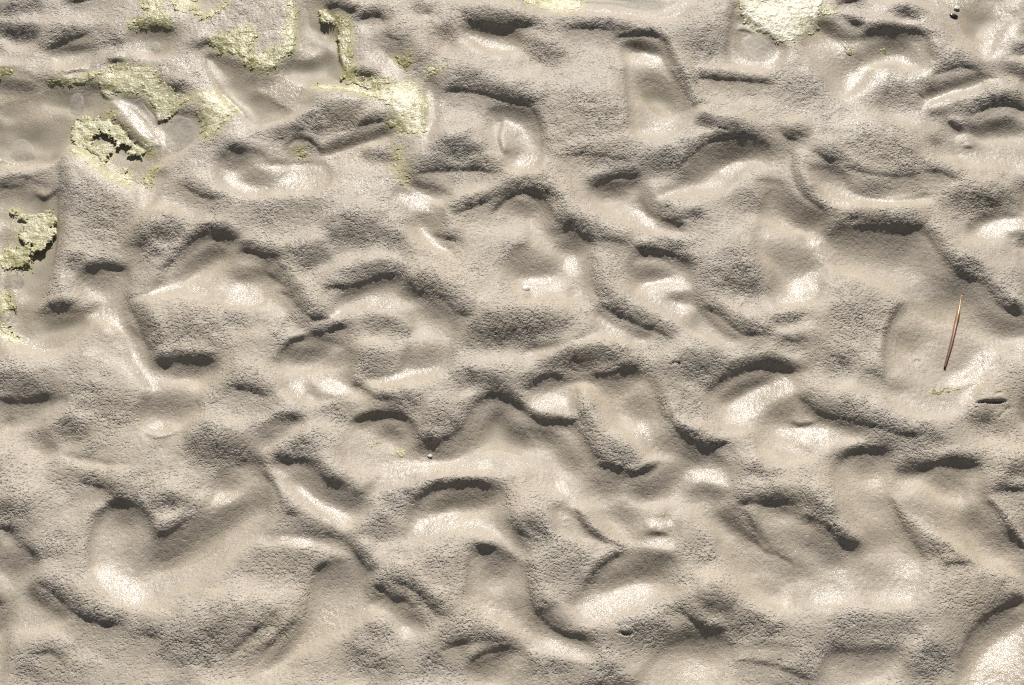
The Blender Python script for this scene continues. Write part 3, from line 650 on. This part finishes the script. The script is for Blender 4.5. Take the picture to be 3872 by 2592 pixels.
def sand_material():
    t = NT("wet_sand")
    pos = t.n("ShaderNodeTexCoord").outputs["Object"]
    g, w, p = t.attr("grain"), t.attr("wet"), t.attr("pool")
    fine = t.noise(900, 2, 0.6, pos)
    mid = t.noise(60, 4, 0.6, pos)
    big = t.noise(7, 3, 0.5, pos)
    col = t.mix(g, (0.385, 0.336, 0.272), (0.405, 0.363, 0.308))
    col = t.mix(t.math('MULTIPLY', t.math('SUBTRACT', big, 0.42, True), 1.6, True), col, (0.40, 0.335, 0.245))
    col = t.mix(p, col, (0.36, 0.32, 0.258))
    film = t.math('MULTIPLY', t.attr('green'), t.math('MULTIPLY', t.math('SUBTRACT', t.noise(110, 4, 0.7, pos), 0.40, True), 5.0, True), True)
    col = t.mix(film, col, (0.46, 0.425, 0.20))
    speck = t.ramp(fine, [(0.3, (0.5, 0.48, 0.46)), (0.5, (1, 1, 1)), (0.72, (1.25, 1.24, 1.22))])
    col = t.mix(0.6, col, speck, 'MULTIPLY')
    mo = t.ramp(mid, [(0.3, (0.86, 0.85, 0.83)), (0.7, (1.06, 1.06, 1.07))])
    col = t.mix(0.8, col, mo, 'MULTIPLY')
    b = t.n("ShaderNodeBsdfPrincipled")
    t.l(col, b.inputs["Base Color"])
    rough = t.math('SUBTRACT', 0.55, t.math('MULTIPLY', w, 0.15))
    rough = t.math('ADD', rough, t.math('MULTIPLY', g, 0.02))
    t.l(rough, b.inputs["Roughness"])
    b.inputs["IOR"].default_value = 1.4
    # fine relief
    f1 = t.noise(430, 1, 0.5, pos)
    f2 = t.noise(1100, 1, 0.5, pos)
    amt = t.math('ADD', t.math('MULTIPLY', g, 0.85), 0.15)
    amt = t.math('MULTIPLY', amt, t.math('SUBTRACT', 1.0, t.math('MULTIPLY', p, 0.7)))
    pn = t.noise(340, 1, 0.5, pos)
    pits = t.n("ShaderNodeMapRange", interpolation_type='SMOOTHSTEP')
    for k_, v_ in ((1, 0.52), (2, 0.70), (3, 0.0), (4, -1.0)):
        pits.inputs[k_].default_value = v_
    t.l(pn, pits.inputs[0])
    f1 = t.math('ADD', t.math('MULTIPLY', f1, 0.7), t.math('MULTIPLY', pits.outputs[0], 0.75))
    hgt = t.math('ADD', t.math('MULTIPLY', t.math('MULTIPLY', f1, amt), 0.0015), t.math('MULTIPLY', f2, 0.00022))
    bp = t.n("ShaderNodeBump", i_Strength=1.0, i_Distance=1.0)
    t.l(hgt, bp.inputs["Height"])
    t.l(bp.outputs[0], b.inputs["Normal"])
    # film of water lying on the wet parts
    coat = t.math('MULTIPLY', t.math('ADD', t.math('MULTIPLY', w, 0.55), 0.06), t.math('SUBTRACT', 1.0, p))
    t.l(coat, b.inputs["Coat Weight"])
    b.inputs["Coat Roughness"].default_value = 0.14
    b.inputs["Specular IOR Level"].default_value = 0.32
    b.inputs["Coat IOR"].default_value = 1.33
    bp2 = t.n("ShaderNodeBump", i_Strength=0.8, i_Distance=1.0)
    h2 = t.math('ADD', t.math('MULTIPLY', t.noise(420, 2, 0.6, pos), 0.0007), t.math('MULTIPLY', f2, 0.0003))
    t.l(h2, bp2.inputs["Height"])
    t.l(bp2.outputs[0], b.inputs["Coat Normal"])
    return t.done(b.outputs[0])


def water_material():
    t = NT("pool_water")
    pos = t.n("ShaderNodeTexCoord").outputs["Object"]
    tr = t.n("ShaderNodeBsdfTransparent")
    tr.inputs[0].default_value = (0.965, 0.96, 0.94, 1)
    gl = t.n("ShaderNodeBsdfGlossy", i_Roughness=0.02)
    bp = t.n("ShaderNodeBump", i_Strength=0.25, i_Distance=1.0)
    t.l(t.math('MULTIPLY', t.noise(45, 2, 0.5, pos), 0.0006), bp.inputs["Height"])
    t.l(bp.outputs[0], gl.inputs["Normal"])
    ge = t.n("ShaderNodeNewGeometry")
    dt = t.n("ShaderNodeVectorMath", operation='DOT_PRODUCT')
    t.l(ge.outputs["Incoming"], dt.inputs[0]); t.l(ge.outputs["Normal"], dt.inputs[1])
    fr = t.math('POWER', t.math('SUBTRACT', 1.0, t.math('ABSOLUTE', dt.outputs["Value"]), True), 5.0)
    fr = t.math('ADD', t.math('MULTIPLY', fr, 0.98), 0.02)
    mx = t.n("ShaderNodeMixShader")
    t.l(fr, mx.inputs[0]); t.l(tr.outputs[0], mx.inputs[1]); t.l(gl.outputs[0], mx.inputs[2])
    return t.done(mx.outputs[0])


M_SAND = sand_material()
M_WATER = water_material()

# ------------------------------------------------------------------ ground sheet
grow = 1.1
ext = []
stp, acc = DX, 0.0
while acc < 30:
    stp *= grow
    acc += stp
    ext.append(acc)
ext = np.array(ext)
XS = np.concatenate([GX[0] - ext[::-1], GX, GX[-1] + ext])
YS = np.concatenate([GY[0] - ext[::-1], GY, GY[-1] + ext])
ne = len(ext)


def extend(A, smooth=True):
    """carry the pattern on past the surveyed box, calmer the farther and coarser it gets"""
    ix = np.rint((XS - XMIN) / DX).astype(int) % NX
    iy = np.rint((YS - YMIN) / DX).astype(int) % NY
    E = blur(A, 0.012)[np.ix_(iy, ix)] if smooth else A[np.ix_(iy, ix)]
    near = A[np.ix_(iy, ix)]
    dxo = np.maximum(np.maximum(GX[0] - XS, XS - GX[-1]), 0)[None, :]
    dyo = np.maximum(np.maximum(GY[0] - YS, YS - GY[-1]), 0)[:, None]
    d = np.sqrt(dxo ** 2 + dyo ** 2)
    k = sstep(0.02, 0.25, d)
    E = near * (1 - k) + E * k
    return E, d


Hx, dd = extend(Hfin)
Hx *= 1 - sstep(2.0, 6.0, dd)
gr, _ = extend(grain); we, _ = extend(wet); po, _ = extend(pool)
nyy, nxx = Hx.shape
V = np.empty((nyy, nxx, 3), np.float32)
V[..., 0] = XS[None, :]; V[..., 1] = YS[:, None]; V[..., 2] = Hx


def grid_mesh(name, V, keep=None):
    ny, nx = V.shape[:2]
    idx = np.arange(ny * nx, dtype=np.int32).reshape(ny, nx)
    q = np.stack([idx[:-1, :-1], idx[:-1, 1:], idx[1:, 1:], idx[1:, :-1]], -1)
    if keep is not None:
        q = q[keep]
        used, inv = np.unique(q.ravel(), return_inverse=True)
        verts = V.reshape(-1, 3)[used]
        q = inv.reshape(-1, 4)
    else:
        verts = V.reshape(-1, 3)
        q = q.reshape(-1, 4)
    me = bpy.data.meshes.new(name)
    me.vertices.add(len(verts))
    me.vertices.foreach_set("co", np.ascontiguousarray(verts, np.float32).ravel())
    me.loops.add(q.size)
    me.loops.foreach_set("vertex_index", np.ascontiguousarray(q, np.int32).ravel())
    me.polygons.add(len(q))
    me.polygons.foreach_set("loop_start", np.arange(0, q.size, 4, dtype=np.int32))
    me.polygons.foreach_set("use_smooth", np.ones(len(q), bool))
    me.update(calc_edges=True)
    me.validate()
    return me


def link(name, me, mat, label=None, cat=None, group=None, kind=None):
    o = bpy.data.objects.new(name, me)
    COL.objects.link(o)
    if mat is not None:
        me.materials.append(mat)
    if label: o["label"] = label
    if cat: o["category"] = cat
    if group: o["group"] = group
    if kind: o["kind"] = kind
    return o


me = grid_mesh("ground", V)
for nm, A in (("grain", gr), ("wet", we), ("pool", po)):
    a = me.attributes.new(nm, 'FLOAT', 'POINT')
    a.data.foreach_set("value", np.ascontiguousarray(np.clip(A, 0, 1), np.float32).ravel())
GROUND = me
link("ground", me, M_SAND, "rippled wet grey beige tidal sand with smooth hollows and pitted crests", "sand", kind="structure")

# ------------------------------------------------------------------ water sheets
for P, level, tile in pool_list:
    sl = window(P, 0.02)
    gx = GX[sl[1]][::3]; gy = GY[sl[0]][::3]
    sd = poly_sd(P, gx[None, :], gy[:, None])
    W = np.empty((len(gy), len(gx), 3), np.float32)
    W[..., 0] = gx[None, :]; W[..., 1] = gy[:, None]; W[..., 2] = level
    ok = sd > -0.007
    keep = ok[:-1, :-1] & ok[1:, :-1] & ok[1:, 1:] & ok[:-1, 1:]
    link("water", grid_mesh("water", W, keep), M_WATER, kind="structure")

# ------------------------------------------------------------------ small things lying on the flat
ND = 0.0005
NN = 768
T_fine = band_noise(0.0014, 0.0034, 31, (NN, NN), ND)
T_mid = band_noise(0.003, 0.008, 32, (NN, NN), ND)
T_big = band_noise(0.009, 0.03, 33, (NN, NN), ND)


def tn(T, x, y):
    fx = (x / ND) % NN; fy = (y / ND) % NN
    i = fx.astype(int) % NN; j = fy.astype(int) % NN
    a = fx - np.floor(fx); b = fy - np.floor(fy)
    i1 = (i + 1) % NN; j1 = (j + 1) % NN
    return (T[j, i] * (1 - a) + T[j, i1] * a) * (1 - b) + (T[j1, i] * (1 - a) + T[j1, i1] * a) * b


def algae_material(name, pale, mid, dark, gloss):
    t = NT(name)
    pos = t.n("ShaderNodeTexCoord").outputs["Object"]
    a = t.noise(150, 3, 0.6, pos)
    f = t.noise(800, 2, 0.6, pos)
    big = t.noise(38, 3, 0.6, pos)
    a = t.math('ADD', t.math('MULTIPLY', a, 0.55), t.math('MULTIPLY', big, 0.5))
    c = t.ramp(a, [(0.38, dark), (0.5, mid), (0.64, pale)])
    k = t.ramp(f, [(0.3, (0.6, 0.6, 0.55)), (0.6, (1.1, 1.1, 1.1))])
    c = t.mix(0.8, c, k, 'MULTIPLY')
    b = t.n("ShaderNodeBsdfPrincipled", i_Roughness=gloss)
    t.l(c, b.inputs["Base Color"])
    bp = t.n("ShaderNodeBump", i_Strength=1.0, i_Distance=1.0)
    t.l(t.math('MULTIPLY', t.noise(600, 2, 0.5, pos), 0.0007), bp.inputs["Height"])
    t.l(bp.outputs[0], b.inputs["Normal"])
    return t.done(b.outputs[0])


M_ALG = algae_material("olive_algae", (0.48, 0.44, 0.26), (0.32, 0.295, 0.125), (0.16, 0.148, 0.052), 0.38)
M_PALE = algae_material("pale_yellow_algae", (0.55, 0.51, 0.36), (0.46, 0.425, 0.25), (0.30, 0.275, 0.115), 0.4)
M_WHITE = algae_material("bleached_algae_crust", (0.60, 0.565, 0.45), (0.53, 0.50, 0.37), (0.38, 0.35, 0.20), 0.42)

GREEN = np.zeros((NY, NX))
H_soft = blur(H, 0.0022)
BASE = np.maximum(H_soft, LV)


def mat_patch(name, tile, txt, mat, label, cat, thick=0.0022, rag=0.0030, dens=1.0, group=None):
    """a crumbly mat draped over sand and water: uneven thickness, ragged outline, holes"""
    P = catmull(survey(tile, parse(txt))[0], 0.004, True)
    st = 0.0009
    sl = window(P, 0.012)
    if name != "algae_scrap" and sl[0].stop - sl[0].start > 2 and sl[1].stop - sl[1].start > 2:
        gsd = poly_sd(P, GX[sl[1]][None, :], GY[sl[0]][:, None])
        GREEN[sl] = np.maximum(GREEN[sl], sstep(-0.011, 0.003, gsd))
    x = np.arange(P[:, 0].min() - 0.005, P[:, 0].max() + 0.005, st)
    y = np.arange(P[:, 1].min() - 0.005, P[:, 1].max() + 0.005, st)
    X, Y = np.meshgrid(x, y)
    sd = poly_sd(P, X, Y)
    nb, nm, nf = tn(T_big, X, Y), tn(T_mid, X, Y), tn(T_fine, X, Y)
    e = sd + rag * (0.5 * nm + 0.12 * nf + 0.7 * nb)
    hole = dens * 1.6 + 0.55 * nb + 0.45 * nm + (np.clip(sd / 0.009, 0, 1) - 0.55) * 1.0
    fld = np.minimum(e, hole * 0.002 + 0.0006)
    up = sstep(-0.0004, 0.0022, fld)
    crumb = 0.55 + 0.16 * np.clip(nm, -1.2, 1.6) + 0.16 * np.clip(nf, -1, 1.6) + 0.4 * np.clip(nb, -1, 1.4)
    Z = sample(BASE, X, Y) + up * thick * 0.3 * np.maximum(crumb, 0.12) - (1 - up) * 0.0012
    V = np.stack([X, Y, Z], -1).astype(np.float32)
    ok = fld > -0.0004
    keep = ok[:-1, :-1] & ok[1:, :-1] & ok[1:, 1:] & ok[:-1, 1:]
    if keep.sum() < 6:
        return None
    me = grid_mesh(name, V, keep)
    return link(name, me, mat, label, cat, group)


ALGAE = "algae mats on the upper left of the flat"
for tile, txt, mat, th, dens, label in [
 ((0,0),"930,-40 1000,-40 1070,30 1060,90 1130,120 1150,180 1090,190 990,170 950,190 870,200 850,170 930,130 960,80 930,40",M_ALG,.0022,.8,"crumbly yellow green algae mat above the small round pool at the top left"),
 ((0,0),"1140,-40 1290,-40 1280,40 1330,80 1420,60 1500,10 1530,-30 1480,60 1400,110 1320,130 1280,70 1200,90 1140,60",M_ALG,.0024,.75,"broken olive algae crumbs along the top edge beside the grey hummock"),
 ((0,0),"1390,300 1440,250 1540,205 1640,180 1690,240 1650,340 1742,345 1850,300 1935,250 1932,350 1850,400 1800,470 1742,478 1620,430 1570,370 1500,360 1440,350 1410,330",M_ALG,.0028,1.0,"thick olive algae mat hanging over the head of the large sandy pool"),
 ((0,1),"150,0 210,60 200,120 190,290 150,320 130,200 160,100",M_PALE,.0016,.5,"thin yellow algae fringe on the right flank of the grey hummock at the top"),
 ((0,0),"640,510 700,470 860,445 1000,450 1040,520 1100,560 1180,620 1260,650 1190,700 1160,730 1100,770 1040,765 1000,690 930,590 880,620 760,610 700,620 650,560",M_PALE,.0020,1.2,"broad pale yellow algae raft floating across the left pool"),
 ((0,0),"320,560 360,530 470,525 600,490 640,485 700,455 740,430 850,430 840,460 720,480 640,520 540,550 440,562 380,560",M_ALG,.0022,.7,"narrow olive algae strip under the dark ledges at the top left"),
 ((0,0),"1280,640 1400,600 1480,660 1560,720 1500,800 1440,870 1390,910 1350,900 1320,820 1290,750 1330,700",M_PALE,.0020,.9,"glittering yellow algae mat on the bank between the two large pools"),
 ((0,0),"470,800 560,750 620,760 680,780 720,720 760,730 770,800 850,850 870,920 950,930 1000,990 900,1020 850,1000 840,950 760,940 720,880 640,870 610,930 720,930 725,1000 670,1070 600,1000 520,960 470,920",M_PALE,.0022,1.0,"lobed yellow algae mat wrapped round the narrow sand bar in the left pool"),
 ((0,0),"470,960 560,1000 700,1110 830,1190 860,1245 760,1200 620,1110 480,1010",M_PALE,.0014,.6,"thin pale algae crust on the lower bank of the left pool"),
 ((0,0),"770,1110 830,1100 850,1160 790,1170",M_PALE,.0012,1.0,"small round yellow algae scrap in the pool by its lower bank"),
 ((0,0),"930,1180 960,1140 1010,1090 1045,1090 1015,1150 1000,1210 940,1222",M_ALG,.0022,1.0,"small olive algae clump at the lower tip of the left pool"),
 ((0,0),"-30,480 60,470 95,500 60,520 -30,525",M_ALG,.0022,1.0,"little olive algae tuft cut by the left edge near the top"),
 ((0,0),"70,1390 100,1350 150,1400 250,1390 320,1380 370,1420 365,1500 335,1570 250,1650 160,1600 110,1530 160,1470",M_PALE,.0024,1.05,"lumpy yellow algae patch in the shallow pool on the left edge, upper one"),
 ((1,0),"-30,210 40,140 110,130 190,120 205,200 160,270 60,280 -30,260",M_ALG,.0026,1.1,"dense olive yellow algae patch in the left edge pool below the lumpy one"),
 ((1,0),"-30,460 50,440 80,500 85,550 30,562 -30,540",M_ALG,.0024,1.1,"small olive algae patch at the left edge, lowest in the pool"),
 ((1,0),"-20,630 40,670 120,750 90,775 20,725 -20,690",M_PALE,.0012,.5,"scattered yellow algae crumbs on the shiny bank at the left edge"),
 ((0,1),"480,140 560,130 572,280 590,450 640,512 760,510 830,540 790,600 700,600 600,560 520,530 530,420 500,320 480,240",M_ALG,.0024,.95,"tall olive algae strip down the right side of the sandy pool"),
 ((0,1),"370,60 420,70 480,100 540,120 500,150 400,140 340,110",M_ALG,.0026,1.0,"dark olive algae clump at the top right corner of the sandy pool"),
 ((0,1),"330,540 420,560 600,580 720,600 820,580 940,530 1040,600 1075,680 1055,800 1045,880 940,890 850,860 800,810 850,780 800,700 650,640 480,610 360,590",M_PALE,.0015,.8,"large glaring pale yellow algae sheet below the sandy pool"),
 ((0,1),"860,370 970,370 950,430 930,465 900,440",M_ALG,.0018,.6,"small olive algae speck patch above the glaring pale sheet"),
 ((0,1),"850,1000 900,990 920,1080 955,1170 920,1205 880,1150 850,1060",M_ALG,.0012,.25,"loose trail of green algae crumbs running down from the pale sheet"),
 ((0,1),"180,970 260,950 270,990 210,1000",M_ALG,.0016,.8,"tiny green algae bit in the dark hollow below the sandy pool"),
 ((0,1),"1080,460 1150,430 1145,490 1090,497",M_PALE,.0012,.6,"tiny yellow algae scrap on the slope right of the pale sheet"),
 ((0,2),"-100,-40 340,-40 330,50 220,72 120,62 0,35 -100,20",M_PALE,.0013,.7,"pale yellow algae film along the top edge beside the clear pool"),
]:
    mat_patch("algae_mat", tile, txt, mat, label, "algae", th, .0030, dens, ALGAE)

mat_patch("algae_crust", (0,3), "-118,-60 -116,80 -70,160 0,210 60,232 110,270 200,287 250,250 320,222 402,180 392,130 404,60 385,-60", M_WHITE,
          "thick bleached whitish green algae crust floating at the top right", "algae crust", .0030, .0022, 1.9)
for tile, txt, mat, th, dens, label in [
 ((0,3),"400,90 440,20 500,30 530,85 470,112 410,112",M_ALG,.0018,.7,"green algae fringe at the right end of the bleached crust"),
 ((0,3),"560,280 600,288 625,350 580,332",M_ALG,.0020,1.0,"small green algae bit in the hollow right of the bleached crust"),
 ((0,3),"800,290 840,288 835,335 808,330",M_ALG,.0020,1.0,"tiny green algae bit on the dark arched slope at the top right"),
 ((0,3),"715,430 765,425 755,465 720,460",M_PALE,.0014,1.0,"tiny yellow algae bit beside the shiny knob at the top right"),
 ((1,3),"1105,1100 1180,1070 1260,1060 1325,1080 1280,1102 1180,1118 1130,1122",M_ALG,.0026,.8,"small olive algae tuft on the sand below the brown reed stem"),
 ((1,1),"675,1455 715,1410 752,1385 765,1402 715,1432 692,1465",M_ALG,.0016,1.2,"thin curled algae shred on the bed of the middle pool"),
 ((1,1),"845,1460 900,1428 945,1470 932,1512 870,1502",M_ALG,.0014,.8,"flat algae flake on the bed of the middle pool"),
 ((2,2),"855,445 890,418 900,440 872,474",M_PALE,.0016,1.0,"little yellow algae grain cluster in the lower centre hollow"),
]:
    mat_patch("algae_scrap", tile, txt, mat, label, "algae", th, .0014, dens, "small algae scraps scattered on the flat")

_gx, _ = extend(GREEN)
_at = GROUND.attributes.new('green', 'FLOAT', 'POINT')
_at.data.foreach_set('value', np.ascontiguousarray(np.clip(_gx, 0, 1), np.float32).ravel())


# thin films drifting on the pools
def film_material():
    t = NT("drifting_film")
    pos = t.n("ShaderNodeTexCoord").outputs["Object"]
    d = t.n("ShaderNodeBsdfPrincipled", i_Roughness=0.55)
    d.inputs["Base Color"].default_value = (0.42, 0.39, 0.34, 1)
    tr = t.n("ShaderNodeBsdfTransparent")
    f = t.ramp(t.noise(220, 4, 0.65, pos), [(0.3, (0.10, 0.10, 0.10)), (0.7, (0.38, 0.38, 0.38))])
    mx = t.n("ShaderNodeMixShader")
    t.l(f, mx.inputs[0]); t.l(tr.outputs[0], mx.inputs[1]); t.l(d.outputs[0], mx.inputs[2])
    return t.done(mx.outputs[0])


M_FILM = film_material()


def film(tile, txt, label, closed_step=0.003):
    P = catmull(survey(tile, parse(txt))[0], closed_step, True)
    n = len(P)
    c = P.mean(0)
    wob = 1 + 0.05 * np.interp(np.arange(n), np.arange(0, n + 5, 5), RNG.standard_normal(len(np.arange(0, n + 5, 5))))
    P = c + (P - c) * wob[:, None]
    lv = sample(LV, P[:, 0], P[:, 1])
    z = np.median(lv[lv > -0.5]) if (lv > -0.5).any() else sample(H, c[:1], c[1:])[0] + 0.0008
    z += 0.0004
    rings, vs, fs = [(1.0, 0.0), (0.985, 0.00012), (0.6, 0.00013), (0.25, 0.00012)], [], []
    for k, up in rings:
        vs += [(*(c + (p - c) * k), z + up) for p in P]
    vs.append((*c, z + 0.00012))
    for r in range(len(rings) - 1):
        fs += [(r * n + i, r * n + (i + 1) % n, (r + 1) * n + (i + 1) % n, (r + 1) * n + i) for i in range(n)]
    b0 = (len(rings) - 1) * n
    fs += [(b0 + i, b0 + (i + 1) % n, len(vs) - 1) for i in range(n)]
    me = bpy.data.meshes.new("film")
    me.from_pydata([tuple(map(float, v)) for v in vs], [], fs)
    for p in me.polygons:
        p.use_smooth = True
    return link("scum_film", me, M_FILM, label, "scum film", "thin scum films drifting on the pools")


film((0,0), "455,650 480,610 530,605 548,650 540,700 495,712 460,690", "small hexagonal grey film below the olive algae strip")
film((0,0), "65,965 90,915 150,905 200,940 220,990 170,1010 110,1020 75,995", "pale irregular film near the left edge of the left pool")
film((0,0), "990,290 1005,262 1040,262 1055,292 1040,322 1005,322", "tiny pale film disc in the small round pool")
film((0,0), "1075,880 1090,800 1150,750 1240,770 1310,830 1320,910 1270,970 1170,995 1095,950", "large round grey film in the corner of the left pool")
film((0,0), "720,640 800,625 900,615 960,690 1030,780 1020,812 960,795 880,715 800,690", "long grey film tucked under the pale algae raft")
film((0,0), "1500,385 1540,350 1585,400 1545,440", "diamond shaped film under the thick olive mat")
film((0,2), "1395,290 1440,220 1520,205 1600,250 1632,310 1600,370 1510,402 1430,380", "oval pale film below the bleached crust")
film((0,2), "385,5 500,25 640,70 760,92 870,92 955,60 965,-20 380,-30", "broad pale film filling the clear pool on the top edge")
film((1,0), "5,345 70,310 130,290 150,330 120,378 60,395 10,405", "grey film between the algae patches on the left edge")


# reed stem lying in the right pool
def tube(name, C, R, mat, seg=10):
    C = np.asarray(C, float)
    T = np.gradient(C, axis=0)
    T /= np.linalg.norm(T, axis=1)[:, None]
    up = np.array([0, 0, 1.0])
    vs, fs = [], []
    for c, t, r in zip(C, T, R):
        s = np.cross(t, up); s /= np.linalg.norm(s); u = np.cross(s, t)
        for k in range(seg):
            a = 2 * math.pi * k / seg
            rr = r * (1 + 0.12 * math.cos(3 * a))
            vs.append(tuple(map(float, c + rr * (math.cos(a) * s + math.sin(a) * u))))
    n = len(C)
    for i in range(n - 1):
        fs += [(i * seg + k, i * seg + (k + 1) % seg, (i + 1) * seg + (k + 1) % seg, (i + 1) * seg + k) for k in range(seg)]
    fs.append(tuple(range(seg - 1, -1, -1)))
    fs.append(tuple((n - 1) * seg + k for k in range(seg)))
    me = bpy.data.meshes.new(name)
    me.from_pydata(vs, [], fs)
    for p in me.polygons:
        p.use_smooth = True
    return me


def stem_material():
    t = NT("reed_stem_skin")
    pos = t.n("ShaderNodeTexCoord")
    sep = t.n("ShaderNodeSeparateXYZ")
    t.l(pos.outputs["Generated"], sep.inputs[0])
    c = t.ramp(sep.outputs["Y"], [(0.0, (0.12, 0.05, 0.034)), (0.5, (0.26, 0.125, 0.075)), (0.78, (0.38, 0.21, 0.10)), (1.0, (0.48, 0.31, 0.14))])
    c = t.mix(0.6, c, t.ramp(t.noise(300, 3, 0.6, pos.outputs["Object"]), [(0.3, (0.5, 0.5, 0.5)), (0.7, (1.3, 1.3, 1.3))]), 'MULTIPLY')
    b = t.n("ShaderNodeBsdfPrincipled", i_Roughness=0.32)
    t.l(c, b.inputs["Base Color"])
    return t.done(b.outputs[0])


SP, _ = survey((1,3), [(1344,432),(1330,520),(1312,600),(1292,690),(1268,790),(1245,870),(1229,928)])
SC_ = catmull(SP, 0.004)
u_ = np.linspace(0, 1, len(SC_))
zb = np.maximum(sample(BASE, SC_[:, 0], SC_[:, 1]), sample(LV, SC_[:, 0], SC_[:, 1]))
zb = np.linspace(zb[:4].mean(), zb[-4:].mean(), len(zb)) * 0.5 + zb * 0.5
RR = 0.0020 * np.minimum(1, 0.15 + 3.2 * u_) * (1 - 0.45 * u_ ** 3)
link("reed_stem", tube("reed_stem", np.column_stack([SC_, zb + RR * 0.9]), RR, stem_material()), None,
     "thin red brown reed stem lying in the pool on the right", "reed stem").data.materials.append(bpy.data.materials["reed_stem_skin"])


def plain(name, col, rough, spec_noise=200):
    t = NT(name)
    pos = t.n("ShaderNodeTexCoord").outputs["Object"]
    c = t.mix(0.7, col, t.ramp(t.noise(spec_noise, 3, 0.6, pos), [(0.3, (0.7, 0.7, 0.7)), (0.7, (1.15, 1.15, 1.15))]), 'MULTIPLY')
    b = t.n("ShaderNodeBsdfPrincipled", i_Roughness=rough)
    t.l(c, b.inputs["Base Color"])
    return t.done(b.outputs[0])


def shell():
    """one valve of a small clam, tilted up at its open lower edge"""
    nu, nv = 14, 28
    vs, fs = [], []
    for side, sc_ in ((0, 1.0), (1, 0.9)):
        for i in range(nu + 1):
            r = i / nu
            for k in range(nv):
                a = 2 * math.pi * k / nv
                rib = 1 + 0.012 * math.cos(r * 40)
                x = 0.0042 * r * math.cos(a) * (1 + 0.12 * math.sin(a))
                y = 0.0052 * r * math.sin(a)
                z = 0.0020 * (1 - r ** 2.2) * rib * sc_ - (0.0004 if side else 0)
                vs.append((x, y, z))
        o = side * (nu + 1) * nv
        for i in range(nu):
            for k in range(nv):
                q = (o + i * nv + k, o + i * nv + (k + 1) % nv, o + (i + 1) * nv + (k + 1) % nv, o + (i + 1) * nv + k)
                fs.append(q[::-1] if not side else q)
    o0, o1 = nu * nv, (2 * nu + 1) * nv
    fs += [(o0 + (k + 1) % nv, o0 + k, o1 + k, o1 + (k + 1) % nv) for k in range(nv)]
    me = bpy.data.meshes.new("shell")
    me.from_pydata(vs, [], fs)
    for p in me.polygons:
        p.use_smooth = True
    return me


def put(o, u, v, dz, rot=(0, 0, 0)):
    g, _ = ground_xy(np.array([u]), np.array([v]))
    z = max(sample(Hfin, g[:, 0], g[:, 1])[0], sample(LV, g[:, 0], g[:, 1])[0])
    o.location = (g[0, 0], g[0, 1], z + dz)
    o.rotation_euler = rot
    return o


M_SHELL = plain("white_shell", (0.72, 0.71, 0.68), 0.3)
put(link("shell", shell(), M_SHELL, "tiny white clam shell propped on the sand near the centre", "shell"), 1990, 1088, 0.0016)
from mathutils import Quaternion
_s = bpy.data.objects['shell']
_s.rotation_mode = 'QUATERNION'
_s.rotation_quaternion = Quaternion((-0.6, 0.8, 0), math.radians(20)) @ Quaternion((0, 0, 1), math.radians(-40))


def pebble(seed, rx, ry, rz):
    import bmesh
    bm = bmesh.new()
    bmesh.ops.create_icosphere(bm, subdivisions=3, radius=1)
    g = np.random.default_rng(seed)
    ph = g.uniform(0, 6, 6)
    for q in bm.verts:
        c = q.co
        k = 1 + 0.10 * math.sin(2.1 * c.x + ph[0]) + 0.09 * math.sin(2.7 * c.y + ph[1]) + 0.06 * math.sin(4.3 * c.z + ph[2] + 2 * c.x)
        q.co = (c.x * rx * k, c.y * ry * k, c.z * rz * k)
    me = bpy.data.meshes.new("pebble")
    bm.to_mesh(me); bm.free()
    for p in me.polygons:
        p.use_smooth = True
    return me


M_BLACK = plain("black_stone", (0.022, 0.021, 0.02), 0.25)
M_PEB = plain("pale_stone", (0.55, 0.52, 0.46), 0.4)
M_BUB = plain("milky_jelly", (0.62, 0.61, 0.61), 0.12)
put(link("pebble", pebble(1, .0060, .0034, .0018), M_BLACK, "small black pebble at the rim of the top right pool", "pebble"), 3609, 58, .0008, (0, 0, -.3))
put(link("pebble", pebble(2, .0042, .0036, .0009), M_PEB, "pale flat stone chip just above the black pebble", "pebble"), 3620, 24, .0006, (0, 0, .5))
put(link("pebble", pebble(3, .0028, .0020, .0006), M_PEB, "tiny pale pebble in the middle pool near its dark scarp", "pebble"), 1623, 1714, .0006)
put(link("jelly_blob", pebble(5, .0068, .0058, .0018), M_BUB, "milky rounded blob on the top edge left of centre", "jelly blob"), 1964, 6, .001)
put(link("jelly_blob", pebble(6, .0030, .0036, .0014), M_BUB, "small glassy blob on the top edge left of the milky one", "jelly blob"), 1942, 2, .001)
